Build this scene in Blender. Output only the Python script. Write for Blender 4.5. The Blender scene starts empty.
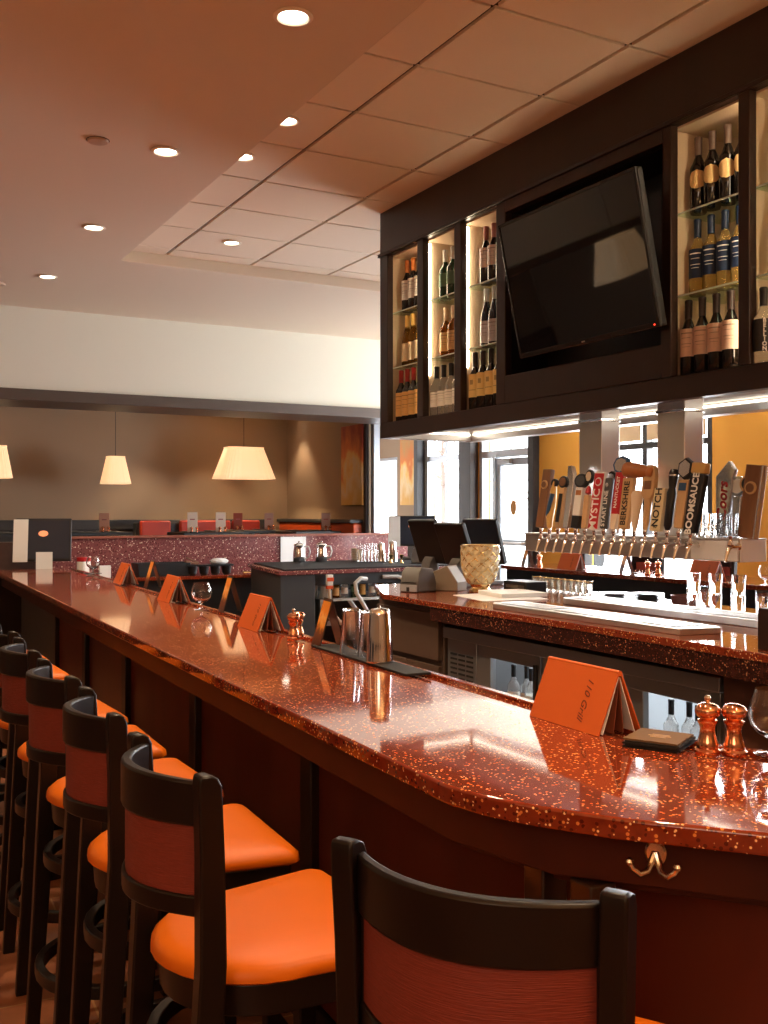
import bpy, bmesh, math, random
from mathutils import Vector, Matrix
R = math.radians
random.seed(7)
sc = bpy.context.scene
col = sc.collection

# ------------------------------------------------------------------ camera
TH = math.atan2(559, 1014)
cam_d = bpy.data.cameras.new('camera'); cam = bpy.data.objects.new('camera', cam_d); col.objects.link(cam)
cam.location = (0, 0, 1.6); cam.rotation_euler = (R(90), 0, -TH)
cam_d.sensor_fit = 'VERTICAL'; cam_d.sensor_height = 36; cam_d.lens = 1014 * 36 / 1024
cam_d.clip_start = 0.05; cam_d.clip_end = 200
sc.camera = cam

# ------------------------------------------------------------------ world, exposure
WORLD = 9.0
EXPOSURE = 0.08
wd = bpy.data.worlds.new('sky'); sc.world = wd; wd.use_nodes = True
wd.node_tree.nodes['Background'].inputs[0].default_value = (0.95, 0.98, 1.0, 1)
wd.node_tree.nodes['Background'].inputs[1].default_value = WORLD
sc.view_settings.view_transform = 'Standard'; sc.view_settings.look = 'None'
sc.view_settings.exposure = EXPOSURE; sc.view_settings.gamma = 1; sc.view_settings.use_curve_mapping = False
SPOT = 150.0        # ceiling downlights over the bar
SPOT_TILE = 60.0
WARM = (1.0, 0.72, 0.45)

def portal(loc, rot, sx, sy):
    l = bpy.data.lights.new('daylight_portal', 'AREA'); l.shape = 'RECTANGLE'; l.size = sx; l.size_y = sy
    l.cycles.is_portal = True
    o = bpy.data.objects.new('daylight_portal', l); o.location = loc; o.rotation_euler = rot; col.objects.link(o)
def area(name, loc, rot, sx, sy, e, c):
    l = bpy.data.lights.new(name, 'AREA'); l.shape = 'RECTANGLE'; l.size = sx; l.size_y = sy; l.energy = e; l.color = c
    o = bpy.data.objects.new(name, l); o.location = loc; o.rotation_euler = rot; col.objects.link(o); return o
# added warm fill from behind the camera, for stool backs and bar front
area('dining_room_light', (-2.2, -2.6, 3.4), (R(0), R(-25), 0), 3.0, 3.0, 120, (1.0, .76, .56))
# added warm fills facing up, without fittings, to brighten the ceiling
area('dining_uplight', (-2.4, -.8, 2.5), (R(180), 0, 0), 2.5, 2.5, 80, (1.0, .54, .20))
area('dining_uplight', (1.2, -2.4, 2.3), (R(180), 0, 0), 2.0, 2.0, 150, (1.0, .56, .22))
area('dining_uplight', (-2.6, 5.0, 2.6), (R(180), 0, 0), 2.0, 3.0, 14, (1.0, .58, .28))
# added daylight behind an unseen high window, for far ceiling and upper wall
area('clerestory_daylight', (8.42, 8.25, 3.25), (0, R(100), 0), .5, 4.9, 270, (.95, .97, 1.0))
# added lamp outside the big window, tilted up to brighten the far ceiling
area('snow_daylight', (8.45, 8.76, 1.9), (0, R(118), 0), 2.0, 2.1, 260, (.95, .97, 1.0))
portal((8.12, 8.76, 1.9), (0, R(90), 0), 2.0, 2.1)
portal((8.12, 11.4, 1.6), (0, R(90), 0), 2.9, 1.2)
portal((8.12, 12.95, 2.2), (0, R(90), 0), 1.6, 1.1)
portal((8.12, 4.1, 1.9), (0, R(90), 0), 2.0, 3.4)

# ------------------------------------------------------------------ materials
_m = {}
def mat(name, c, rough=.5, metal=0, emit=None, es=0, trans=0, ior=1.45, coat=0, bump=0, bscale=60, noise=0, nscale=20, stretch=None, spec=.5):
    if name in _m: return _m[name]
    m = bpy.data.materials.new(name); m.use_nodes = True; nt = m.node_tree; b = nt.nodes['Principled BSDF']
    b.inputs['Base Color'].default_value = (*c, 1); b.inputs['Roughness'].default_value = rough; b.inputs['Metallic'].default_value = metal
    b.inputs['Specular IOR Level'].default_value = spec
    b.inputs['IOR'].default_value = ior; b.inputs['Transmission Weight'].default_value = trans; b.inputs['Coat Weight'].default_value = coat
    b.inputs['Coat Roughness'].default_value = .06
    if emit: b.inputs['Emission Color'].default_value = (*emit, 1); b.inputs['Emission Strength'].default_value = es
    if noise or bump:
        tc = nt.nodes.new('ShaderNodeTexCoord'); mp = nt.nodes.new('ShaderNodeMapping')
        if stretch: mp.inputs['Scale'].default_value = stretch
        nt.links.new(tc.outputs['Object'], mp.inputs[0])
    if noise:
        n = nt.nodes.new('ShaderNodeTexNoise'); n.inputs['Scale'].default_value = nscale; n.inputs['Detail'].default_value = 5
        nt.links.new(mp.outputs[0], n.inputs['Vector'])
        mx = nt.nodes.new('ShaderNodeMix'); mx.data_type = 'RGBA'
        mx.inputs[6].default_value = (*[v * (1 - noise) for v in c], 1); mx.inputs[7].default_value = (*[min(1, v * (1 + noise)) for v in c], 1)
        nt.links.new(n.outputs['Fac'], mx.inputs[0]); nt.links.new(mx.outputs[2], b.inputs['Base Color'])
    if bump:
        n2 = nt.nodes.new('ShaderNodeTexNoise'); n2.inputs['Scale'].default_value = bscale; nt.links.new(mp.outputs[0], n2.inputs['Vector'])
        bp = nt.nodes.new('ShaderNodeBump'); bp.inputs['Strength'].default_value = bump; bp.inputs['Distance'].default_value = .002
        nt.links.new(n2.outputs['Fac'], bp.inputs['Height']); nt.links.new(bp.outputs[0], b.inputs['Normal'])
    _m[name] = m; return m

def terrazzo(name, base, flecks, rough=.06, scale=170, amount=.22):
    if name in _m: return _m[name]
    m = bpy.data.materials.new(name); m.use_nodes = True; nt = m.node_tree; b = nt.nodes['Principled BSDF']; N = nt.nodes.new; L = nt.links.new
    tc = N('ShaderNodeTexCoord')
    prev = None
    ns = N('ShaderNodeTexNoise'); ns.inputs['Scale'].default_value = 45; ns.inputs['Detail'].default_value = 6; L(tc.outputs['Object'], ns.inputs['Vector'])
    mx0 = N('ShaderNodeMix'); mx0.data_type = 'RGBA'; mx0.inputs[6].default_value = (*[v * .55 for v in base], 1); mx0.inputs[7].default_value = (*[v * 1.5 for v in base], 1)
    L(ns.outputs['Fac'], mx0.inputs[0]); prev = mx0.outputs[2]
    for k, (c, sc_, am) in enumerate(flecks):
        v = N('ShaderNodeTexVoronoi'); v.inputs['Scale'].default_value = sc_; L(tc.outputs['Object'], v.inputs['Vector'])
        sep = N('ShaderNodeSeparateColor'); L(v.outputs['Color'], sep.inputs[0])
        lt = N('ShaderNodeMath'); lt.operation = 'LESS_THAN'; lt.inputs[1].default_value = am; L(sep.outputs[k % 3], lt.inputs[0])
        d = N('ShaderNodeMath'); d.operation = 'LESS_THAN'; d.inputs[1].default_value = .40; L(v.outputs['Distance'], d.inputs[0])
        mu = N('ShaderNodeMath'); mu.operation = 'MULTIPLY'; L(lt.outputs[0], mu.inputs[0]); L(d.outputs[0], mu.inputs[1])
        mx = N('ShaderNodeMix'); mx.data_type = 'RGBA'; mx.inputs[7].default_value = (*c, 1)
        L(mu.outputs[0], mx.inputs[0]); L(prev, mx.inputs[6]); prev = mx.outputs[2]
    L(prev, b.inputs['Base Color']); b.inputs['Roughness'].default_value = rough; b.inputs['Coat Weight'].default_value = .2; b.inputs['Coat Roughness'].default_value = .03
    _m[name] = m; return m

def pane_mat(name='window_glass', tint=(1, 1, 1), refl=.12):
    if name in _m: return _m[name]
    m = bpy.data.materials.new(name); m.use_nodes = True; nt = m.node_tree; nt.nodes.clear(); N = nt.nodes.new
    o = N('ShaderNodeOutputMaterial'); t = N('ShaderNodeBsdfTransparent'); t.inputs[0].default_value = (*tint, 1)
    g = N('ShaderNodeBsdfGlossy'); g.inputs['Roughness'].default_value = .01
    f = N('ShaderNodeFresnel'); f.inputs[0].default_value = 1.45
    mx = N('ShaderNodeMixShader'); ge = N('ShaderNodeNewGeometry'); iv = N('ShaderNodeMath'); iv.operation = 'SUBTRACT'; iv.inputs[0].default_value = 1; nt.links.new(ge.outputs['Backfacing'], iv.inputs[1]); ml = N('ShaderNodeMath'); ml.operation = 'MULTIPLY'; nt.links.new(f.outputs[0], ml.inputs[0]); nt.links.new(iv.outputs[0], ml.inputs[1]); nt.links.new(ml.outputs[0], mx.inputs[0]); nt.links.new(t.outputs[0], mx.inputs[1]); nt.links.new(g.outputs[0], mx.inputs[2])
    nt.links.new(mx.outputs[0], o.inputs[0]); _m[name] = m; return m

COUNTER = terrazzo('red_terrazzo', (.20, .030, .011), [((.72, .26, .06), 125, .15), ((1.0, .66, .30), 175, .10), ((.09, .012, .006), 110, .28)], rough=.06)
COUNTER_M = terrazzo('mauve_terrazzo', (.20, .060, .058), [((.85, .6, .45), 60, .12), ((.10, .02, .02), 60, .2), ((.6, .35, .28), 80, .16)], rough=.25)
WOOD = mat('espresso_wood', (.020, .0095, .0065), .34, noise=.35, nscale=8, stretch=(1, 1, .15), coat=.15)
WOODS = mat('stool_wood', (.0085, .0045, .0035), .36, noise=.3, nscale=14, stretch=(1, 1, .12), coat=0, spec=.35)
PANEL = mat('mahogany_panel', (.10, .016, .007), .32, noise=.5, nscale=5, stretch=(1, 1, .3), coat=0)
APRON = mat('apron_wood', (.050, .012, .008), .40, noise=.3, nscale=7, coat=0, spec=.3)
CABW = mat('cabinet_walnut', (.026, .012, .008), .36, noise=.4, nscale=7, stretch=(1, 1, .2))
CABB = mat('island_cabinet_brown', (.075, .050, .038), .45, noise=.15, nscale=9)
ORANGE = mat('orange_vinyl', (.62, .130, .003), .42, spec=.3, bump=.08, bscale=300)
FABRIC = mat('red_woven_fabric', (.20, .030, .018), .6, bump=1.0, bscale=90, noise=.35, nscale=120, stretch=(.3, .3, 6))
STEEL = mat('brushed_steel', (.74, .72, .69), .30, .9, bump=.05, bscale=90, stretch=(1, .05, 1))
STEELD = mat('dark_steel', (.20, .19, .185), .28, 1)
CHROME = mat('polished_chrome', (.92, .92, .92), .08, 1)
COPPER = mat('polished_copper', (.86, .40, .22), .16, 1)
BRASS = mat('brass', (.80, .55, .24), .2, 1)
NICKEL = mat('satin_nickel', (.75, .66, .55), .22, 1)
GLASS = mat('clear_glass', (1, 1, 1), .0, trans=1, ior=1.45)
SHELFG = pane_mat('shelf_glass', (.80, .93, .86))
PANE = pane_mat()
BLACK = mat('black_plastic', (.012, .012, .013), .35)
BLACKM = mat('black_rubber', (.010, .010, .011), .7)
GREYP = mat('grey_plastic', (.12, .115, .11), .45)
SLATE = mat('dark_blue_grey', (.035, .042, .052), .5)
WHITE = mat('white_paper', (.82, .82, .80), .8)
CREAM = mat('cream_label', (.78, .66, .48), .7)
TAN = mat('booth_tan_wall', (.34, .25, .17), .85)
CREAMW = mat('cream_wall', (.68, .66, .56), .9)
YELLOW = mat('ochre_wall', (.72, .36, .055), .85)
DRY = mat('drywall_ceiling', (.68, .58, .46), .9)
TILE = mat('ceiling_tile', (.80, .69, .55), .92, bump=.15, bscale=150)
GRIDM = mat('ceiling_grid_reveal', (.045, .022, .014), .8)
MENU = mat('orange_menu_leather', (.60, .115, .018), .38, bump=.1, bscale=200)
MENUIN = mat('menu_brown', (.22, .06, .03), .5)
RED = mat('booth_red_vinyl', (.42, .035, .015), .45)
BOOTHD = mat('booth_dark', (.03, .032, .036), .5)
LED = mat('led_strip_light', (1, 1, 1), .5, emit=(1.0, .80, .55), es=34)
LEDU = mat('led_under_light', (1, 1, 1), .5, emit=(1.0, .88, .72), es=8)
BULB = mat('downlight_lens', (1, 1, 1), .5, emit=(1.0, .90, .75), es=14)
def shade_mat():
    m = bpy.data.materials.new('pleated_lamp_shade'); m.use_nodes = True; nt = m.node_tree; b = nt.nodes['Principled BSDF']; N = nt.nodes.new; L = nt.links.new
    b.inputs['Base Color'].default_value = (.70, .60, .46, 1); b.inputs['Roughness'].default_value = .9
    b.inputs['Emission Color'].default_value = (1, .68, .36, 1); b.inputs['Emission Strength'].default_value = .78
    t = N('ShaderNodeBsdfTranslucent'); t.inputs[0].default_value = (.9, .62, .34, 1)
    mx = N('ShaderNodeMixShader'); mx.inputs[0].default_value = .10
    L(b.outputs[0], mx.inputs[1]); L(t.outputs[0], mx.inputs[2]); L(mx.outputs[0], nt.nodes['Material Output'].inputs[0]); return m
SHADE = shade_mat()
NICHE = mat('niche_lining', (.55, .42, .29), .55)
SCREEN = mat('tv_screen', (.010, .008, .008), .03, spec=.9)
TEXTW = mat('white_ink', (.85, .83, .78), .6)
TEXTK = mat('black_ink', (.02, .015, .012), .6)
TEXTR = mat('red_ink', (.45, .02, .02), .5)
LABELW = mat('white_label', (.75, .72, .66), .6)

# ------------------------------------------------------------------ mesh helpers
class MB:
    def __init__(s): s.v = []; s.f = []; s.mi = []; s.cur = 0
    def mat(s, i): s.cur = i; return s
    def add(s, vs, fs, M=None):
        b = len(s.v)
        s.v += [tuple(M @ Vector(v)) if M else tuple(v) for v in vs]
        for f in fs: s.f.append([b + i for i in f]); s.mi.append(s.cur)
        return s
    def box(s, x0, x1, y0, y1, z0, z1, M=None):
        x0, x1 = sorted((x0, x1)); y0, y1 = sorted((y0, y1)); z0, z1 = sorted((z0, z1))
        return s.add([(x0,y0,z0),(x1,y0,z0),(x1,y1,z0),(x0,y1,z0),(x0,y0,z1),(x1,y0,z1),(x1,y1,z1),(x0,y1,z1)],
                     [(0,3,2,1),(4,5,6,7),(0,1,5,4),(1,2,6,5),(2,3,7,6),(3,0,4,7)], M)
    def prism(s, pts, z0, z1, M=None):      # pts CCW in xy
        n = len(pts)
        a = sum(pts[i][0]*pts[(i+1)%n][1]-pts[(i+1)%n][0]*pts[i][1] for i in range(n))
        if a < 0: pts = pts[::-1]
        return s.add([(x,y,z0) for x,y in pts]+[(x,y,z1) for x,y in pts],
                     [tuple(range(n-1,-1,-1)), tuple(range(n,2*n))]+[(i,(i+1)%n,n+(i+1)%n,n+i) for i in range(n)], M)
    def loft(s, rings, closed_ring=True, cap=True):
        n = len(rings[0]); b = len(s.v)
        for r in rings: s.v += [tuple(p) for p in r]
        for k in range(len(rings)-1):
            for i in range(n if closed_ring else n-1):
                j = (i+1) % n
                s.f.append([b+k*n+i, b+k*n+j, b+(k+1)*n+j, b+(k+1)*n+i]); s.mi.append(s.cur)
        if cap:
            s.f.append([b+i for i in range(n-1,-1,-1)]); s.mi.append(s.cur)
            s.f.append([b+(len(rings)-1)*n+i for i in range(n)]); s.mi.append(s.cur)
        return s
    def lathe(s, prof, n=20, M=None, cap=True):   # prof [(r,z)] bottom to top
        b = len(s.v)
        for r, z in prof:
            for i in range(n):
                a = 2*math.pi*i/n; p = Vector((r*math.cos(a), r*math.sin(a), z))
                s.v.append(tuple(M @ p) if M else tuple(p))
        m = len(prof)
        for k in range(m-1):
            for i in range(n):
                j = (i+1) % n; s.f.append([b+k*n+i, b+k*n+j, b+(k+1)*n+j, b+(k+1)*n+i]); s.mi.append(s.cur)
        if cap:
            if prof[0][0] > 1e-6: s.f.append([b+i for i in range(n-1,-1,-1)]); s.mi.append(s.cur)
            if prof[-1][0] > 1e-6: s.f.append([b+(m-1)*n+i for i in range(n)]); s.mi.append(s.cur)
        return s
    def tube(s, pts, r, n=10, rs=None):
        pts = [Vector(p) for p in pts]; rings = []
        up = Vector((0,0,1))
        d0 = (pts[1]-pts[0]).normalized()
        if abs(d0.dot(up)) > .95: up = Vector((1,0,0))
        u = d0.cross(up).normalized()
        for k, p in enumerate(pts):
            d = (pts[min(k+1,len(pts)-1)]-pts[max(k-1,0)]).normalized()
            u = (u - d*u.dot(d)).normalized(); w = d.cross(u)
            rr = rs[k] if rs else r
            rings.append([p+(u*math.cos(2*math.pi*i/n)+w*math.sin(2*math.pi*i/n))*rr for i in range(n)])
        return s.loft(rings)
    def build(s, name, mats, parent=None, bevel=0, seg=2, smooth=35, loc=None):
        me = bpy.data.meshes.new(name); me.from_pydata(s.v, [], s.f)
        if not isinstance(mats, (list, tuple)): mats = [mats]
        for m in mats: me.materials.append(m)
        for p, i in zip(me.polygons, s.mi): p.material_index = i
        bm = bmesh.new(); bm.from_mesh(me); bmesh.ops.remove_doubles(bm, verts=bm.verts, dist=1e-6)
        bmesh.ops.recalc_face_normals(bm, faces=bm.faces); bm.to_mesh(me); bm.free()
        if smooth:
            for p in me.polygons: p.use_smooth = True
            me.set_sharp_from_angle(angle=R(smooth))
        o = bpy.data.objects.new(name, me); col.objects.link(o)
        if parent: o.parent = parent
        if loc: o.location = loc
        if bevel:
            md = o.modifiers.new('bevel', 'BEVEL'); md.width = bevel; md.segments = seg; md.limit_method = 'ANGLE'; md.angle_limit = R(40)
            md.harden_normals = False
        return o

def tag(o, label=None, cat=None, group=None, kind=None):
    if label: o['label'] = label
    if cat: o['category'] = cat
    if group: o['group'] = group
    if kind: o['kind'] = kind
    return o
def empty(name, loc, rz=0):
    o = bpy.data.objects.new(name, None); col.objects.link(o); o.location = loc; o.rotation_euler = (0, 0, rz); o.empty_display_size = .05
    return o
def thing(name, loc, label, cat, rz=0, group=None): return tag(empty(name, loc, rz), label, cat, group)
def children(o): return list(o.children)
def copy_tree(o, parent=None):
    c = o.copy(); col.objects.link(c); c.parent = parent
    for ch in children(o): copy_tree(ch, c)
    return c
def dup(o, loc, rz, label, group=None):
    c = copy_tree(o); c.location = loc; c.rotation_euler = (0, 0, rz); c['label'] = label
    if group: c['group'] = group
    return c
def struct(o): o['kind'] = 'structure'; return o
def T(x=0, y=0, z=0, rx=0, ry=0, rz=0, s=1):
    return Matrix.Translation((x, y, z)) @ Matrix.Rotation(rz, 4, 'Z') @ Matrix.Rotation(ry, 4, 'Y') @ Matrix.Rotation(rx, 4, 'X') @ Matrix.Scale(s, 4)

def lettering(name, text, size, M, m, parent, depth=.0008, shear=0, bold=0, space=1.0):
    cu = bpy.data.curves.new(name, 'FONT'); cu.body = text; cu.size = size; cu.extrude = depth; cu.align_x = 'CENTER'; cu.align_y = 'CENTER'
    cu.shear = shear; cu.offset = bold; cu.space_character = space
    cu.resolution_u = 3
    t = bpy.data.objects.new(name, cu); col.objects.link(t)
    dg = bpy.context.evaluated_depsgraph_get(); dg.update()
    me = bpy.data.meshes.new_from_object(t.evaluated_get(dg)); bpy.data.objects.remove(t); bpy.data.curves.remove(cu)
    me.transform(M); me.materials.clear(); me.materials.append(m)
    o = bpy.data.objects.new(name, me); col.objects.link(o); o.parent = parent
    return o
def frame3(ox, ax, ay):   # matrix mapping local x->ax, y->ay, z->ax x ay, origin ox
    ax = Vector(ax).normalized(); ay = Vector(ay).normalized(); az = ax.cross(ay)
    M = Matrix.Identity(4)
    for i, a in enumerate((ax, ay, az)):
        for j in range(3): M[j][i] = a[j]
    M.translation = Vector(ox); return M

# ================================================================== THE ROOM
ZD, ZT = 3.55, 3.65          # lowered drywall ceiling, tile ceiling
# floor: large brown tiles with pale grout
def floor_mat():
    m = bpy.data.materials.new('brown_floor_tile'); m.use_nodes = True; nt = m.node_tree; b = nt.nodes['Principled BSDF']; N = nt.nodes.new; L = nt.links.new
    tc = N('ShaderNodeTexCoord'); mp = N('ShaderNodeMapping'); mp.inputs['Rotation'].default_value = (0, 0, R(3)); mp.inputs['Location'].default_value = (.31, .12, 0); L(tc.outputs['Object'], mp.inputs[0])
    br = N('ShaderNodeTexBrick'); br.offset = .5; br.inputs['Scale'].default_value = 1; br.inputs['Mortar Size'].default_value = .004
    br.inputs['Brick Width'].default_value = .9; br.inputs['Row Height'].default_value = .45
    br.inputs['Color1'].default_value = (.34, .125, .055, 1); br.inputs['Color2'].default_value = (.24, .088, .042, 1); br.inputs['Mortar'].default_value = (.42, .25, .12, 1)
    L(mp.outputs[0], br.inputs['Vector'])
    n = N('ShaderNodeTexNoise'); n.inputs['Scale'].default_value = 5; n.inputs['Detail'].default_value = 8; L(mp.outputs[0], n.inputs['Vector'])
    rp = N('ShaderNodeMapRange'); rp.inputs[1].default_value = .3; rp.inputs[2].default_value = .7; rp.inputs[3].default_value = .6; rp.inputs[4].default_value = 1.35; L(n.outputs['Fac'], rp.inputs[0])
    mx = N('ShaderNodeMix'); mx.data_type = 'RGBA'; mx.blend_type = 'MULTIPLY'; mx.inputs[0].default_value = 1
    L(br.outputs['Color'], mx.inputs[6]); L(rp.outputs[0], mx.inputs[7]); L(mx.outputs[2], b.inputs['Base Color'])
    b.inputs['Roughness'].default_value = .35
    return m
struct(MB().box(-5, 8.4, -5, 16.2, -.1, 0).build('floor', floor_mat(), smooth=0))
# raised dining platform beyond the partition
struct(MB().box(-5, 6.2, 10.75, 14.6, 0, .55).build('floor', mat('platform_carpet', (.06, .03, .02), .9), smooth=0))
# drywall ceiling: left of x=2.01 everywhere and beyond y=7.88
dc = MB().prism([(-5.1, -5.1), (2.01, -5.1), (2.01, 7.88), (8.3, 7.88), (8.3, 10.75), (-5.1, 10.75)], ZD, ZT + .16)
struct(dc.build('ceiling', DRY, bevel=.004))
# tile ceiling
cm = MB(); cm.mat(1).box(1.95, 8.3, -5.1, 7.95, ZT + .004, ZT + .1)
xs = [1.66 + .711 * k - .004 for k in range(0, 11)]; ys = [4.602 + .616 * k for k in range(-16, 6)] + [8.3]
cm.mat(0)
for i in range(len(xs) - 1):
    for j in range(len(ys) - 1):
        x0, x1 = max(xs[i], 1.97), min(xs[i+1], 8.25); y1 = min(ys[j+1], 7.9)
        if x1 - x0 < .02 or y1 - ys[j] < .03: continue
        cm.box(x0 + .011, x1 - .011, ys[j] + .009, y1 - .009, ZT - .012, ZT + .006)
struct(cm.build('ceiling', [TILE, GRIDM], bevel=.002, seg=1))
# walls
def wall_with_holes(name, axis, c0, c1, a0, a1, z0, z1, holes, m):   # axis 'x': slab between x=c0..c1, runs along y a0..a1
    mb = MB(); cuts = sorted(set([a0, a1] + [h[0] for h in holes] + [h[1] for h in holes]))
    for p, q in zip(cuts[:-1], cuts[1:]):
        hs = sorted([(h[2], h[3]) for h in holes if h[0] <= p + 1e-6 and h[1] >= q - 1e-6]); z = z0
        for u, v in hs:
            if u > z: mb.box(c0, c1, p, q, z, u) if axis == 'x' else mb.box(p, q, c0, c1, z, u)
            z = v
        if z < z1: mb.box(c0, c1, p, q, z, z1) if axis == 'x' else mb.box(p, q, c0, c1, z, z1)
    return struct(mb.build(name, m, smooth=0))
wall_with_holes('wall_right', 'x', 8.2, 8.4, -5, 12.1, 0, 3.9, [(5.85, 7.7, 3.02, 3.5), (7.7, 9.82, 3.02, 3.5), (9.82, 10.65, 3.02, 3.5), (2.2, 6.0, .5, 2.95), (7.7, 9.82, .5, 2.95), (10.76, 12.05, 0, 2.95)], YELLOW)
wall_with_holes('wall_right', 'x', 8.2, 8.4, 12.1, 16.2, 0, 3.9, [(12.16, 13.56, 1.30, 3.0), (14.42, 15.4, .9, 2.5)], TAN)
struct(MB().box(6.28, 8.3, 16.0, 16.2, 0, 3.9).build('wall_far', TAN, smooth=0))
wall_with_holes('wall_left', 'x', -5.2, -5, -5, 16.2, 0, 3.9, [], TAN)
struct(MB().box(-5.2, 8.4, -5.2, -5, 0, 3.9).build('wall_rear', TAN, smooth=0))
# back dining nook
struct(MB().box(-5.2, 6.48, 14.5, 14.7, .5, 3.3).build('wall_back', TAN, smooth=0))
struct(MB().box(6.28, 6.48, 11.92, 14.5, 0, 3.3).build('wall_nook', TAN, smooth=0))
NOOKC = mat('nook_brown_ceiling', (.34, .17, .09), .28, coat=.3)
struct(MB().box(-5.2, 8.3, 10.75, 16.2, 3.06, 3.2).build('ceiling', NOOKC, smooth=0))
# cream upper wall and the dark header over the opening
struct(MB().box(-5.2, 8.3, 10.1, 10.75, 2.76, ZD + .02).build('wall_upper', CREAMW, smooth=0))
struct(MB().box(-5.2, 6.2, 10.06, 10.78, 2.66, 2.77).build('trim_1', mat('header_grey_brown', (.085, .062, .05), .4), bevel=.006))
# low terrazzo partition between bar and dining nook
pt = MB(); pt.mat(0).box(1.9, 6.2, 10.57, 10.72, 0, 1.325).mat(1).box(1.88, 6.2, 10.54, 10.75, 1.325, 1.35)
struct(pt.build('wall_partition', [COUNTER_M, mat('partition_cap', (.30, .10, .07), .25, noise=.3)], bevel=.003))
struct(MB().box(-5, 1.9, 10.57, 10.72, 0, 1.30).build('wall_partition', mat('partition_wood', (.06, .03, .02), .4, noise=.3), smooth=0))

# ---- windows and door of the right wall
FR = mat('pale_aluminium_frame', (.55, .60, .66), .35, .4); FRD = mat('bronze_frame', (.035, .033, .035), .4)
def window(n, y0, y1, z0, z1, fm, t=.06, mull=(), trans=None, dark=None):
    root = struct(empty('window_%d' % n, (8.26, (y0+y1)/2, z0)))
    yc, h = (y0+y1)/2, z1-z0; a, b = y0-yc, y1-yc
    f = MB(); f.box(-.06,.06,a,a+t,0,h).box(-.06,.06,b-t,b,0,h).box(-.058,.058,a+t,b-t,0,t).box(-.058,.058,a+t,b-t,h-t,h)
    for y in mull: f.box(-.05,.05,y-yc-t/2,y-yc+t/2,t,h-t)
    if trans: f.box(-.052,.052,a+t,b-t,trans-z0-t/2,trans-z0+t/2)
    f.build('window_frame', fm, root, bevel=.004)
    MB().box(-.004,.004,a+t*.5,b-t*.5,t*.5,h-t*.5).build('pane', PANE, root, smooth=0)
    return root
window(5, 5.85, 10.65, 3.02, 3.5, FRD, .05, mull=(7.4, 9.0))  # high window added out of view, to let daylight onto the ceiling
window(1, 7.7, 9.82, .5, 2.95, FRD, .07, mull=(8.72,), trans=2.36)
window(2, 12.16, 13.56, 1.30, 3.0, FR, .08, mull=(12.95,), trans=2.42)
window(3, 14.42, 15.4, .9, 2.5, FR, .05)
window(4, 2.2, 6.0, .5, 2.95, FRD, .07, mull=(4.1,), trans=2.36)
# roller blinds in the upper lights
for (a, b, w) in ((7.79, 8.67, 'right pane beside the ochre wall'), (8.77, 9.74, 'left pane behind the tap posts')):
    bl = MB().box(8.20, 8.205, a, b, 2.42, 2.88).build('roller_blind', mat('tan_blind', (.62, .47, .30), .9), smooth=0)
    r_ = tag(bl, 'tan blind across the upper light of the window, ' + w, 'blind', 'tan blinds in the upper window lights')
# dark trims around
struct(MB().box(8.10, 8.22, 10.66, 10.78, 0, 3.0).build('trim_2', FRD, bevel=.004))
struct(MB().box(8.06, 8.22, 12.08, 12.38, 0, 3.0).build('trim_3', mat('dark_brown_post', (.05,.032,.025),.4), bevel=.004))
struct(MB().box(8.06, 8.22, 13.56, 13.66, 0, 3.0).build('trim_4', FRD, bevel=.004))
# glazed exit door with sidelight and transom
dr = struct(empty('door_1', (8.26, 11.4, 0)))
f = MB(); f.box(-.06,.06,-.64,-.56,0,2.95).box(-.06,.06,.58,.65,0,2.95).box(-.06,.06,.26,.33,0,2.36).box(-.058,.058,-.56,.58,2.36,2.46).box(-.058,.058,-.56,.58,2.88,2.95).box(-.058,.058,.33,.58,0,.12)
f.build('door_frame', FR, dr, bevel=.004)
dl = MB(); dl.box(-.03,.03,-.55,-.47,.01,2.34).box(-.03,.03,.17,.25,.01,2.34).box(-.03,.03,-.47,.17,2.24,2.34).box(-.03,.03,-.47,.17,.01,.25).box(-.03,.03,-.47,.17,1.14,1.22)
dl = dl.build('door_leaf', mat('door_aluminium', (.42,.47,.53), .35, .4), dr, bevel=.004)
MB().box(-.004,.004,-.48,.18,.24,2.26).build('pane', PANE, dl, smooth=0)
MB().box(-.004,.004,-.57,.59,2.45,2.9).box(-.004,.004,.32,.59,.1,2.38).build('transom_pane', PANE, dr, smooth=0)
cl = MB(); cl.box(-.10,-.032,-.12,.16,2.26,2.33).tube([(-.08,-.1,2.31),(-.22,.05,2.33),(-.06,.22,2.40)],.008)
cl.build('door_closer', mat('closer_grey', (.45,.47,.5),.4,.6), dr, bevel=.003)
st = MB(); st.lathe([(0,-.001),(.07,-.001),(.07,.001),(0,.001)], 24, T(-.008,-.1,1.66,ry=R(90)) @ Matrix.Scale(1.5,4,(1,0,0)))
st.build('door_decal', mat('gold_decal', (.65,.33,.05),.5), dr, smooth=0)
MB().tube([(-.05,-.42,1.18),(-.09,-.40,1.18),(-.09,.12,1.18),(-.05,.14,1.18)],.014).build('push_bar', STEEL, dr)

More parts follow.
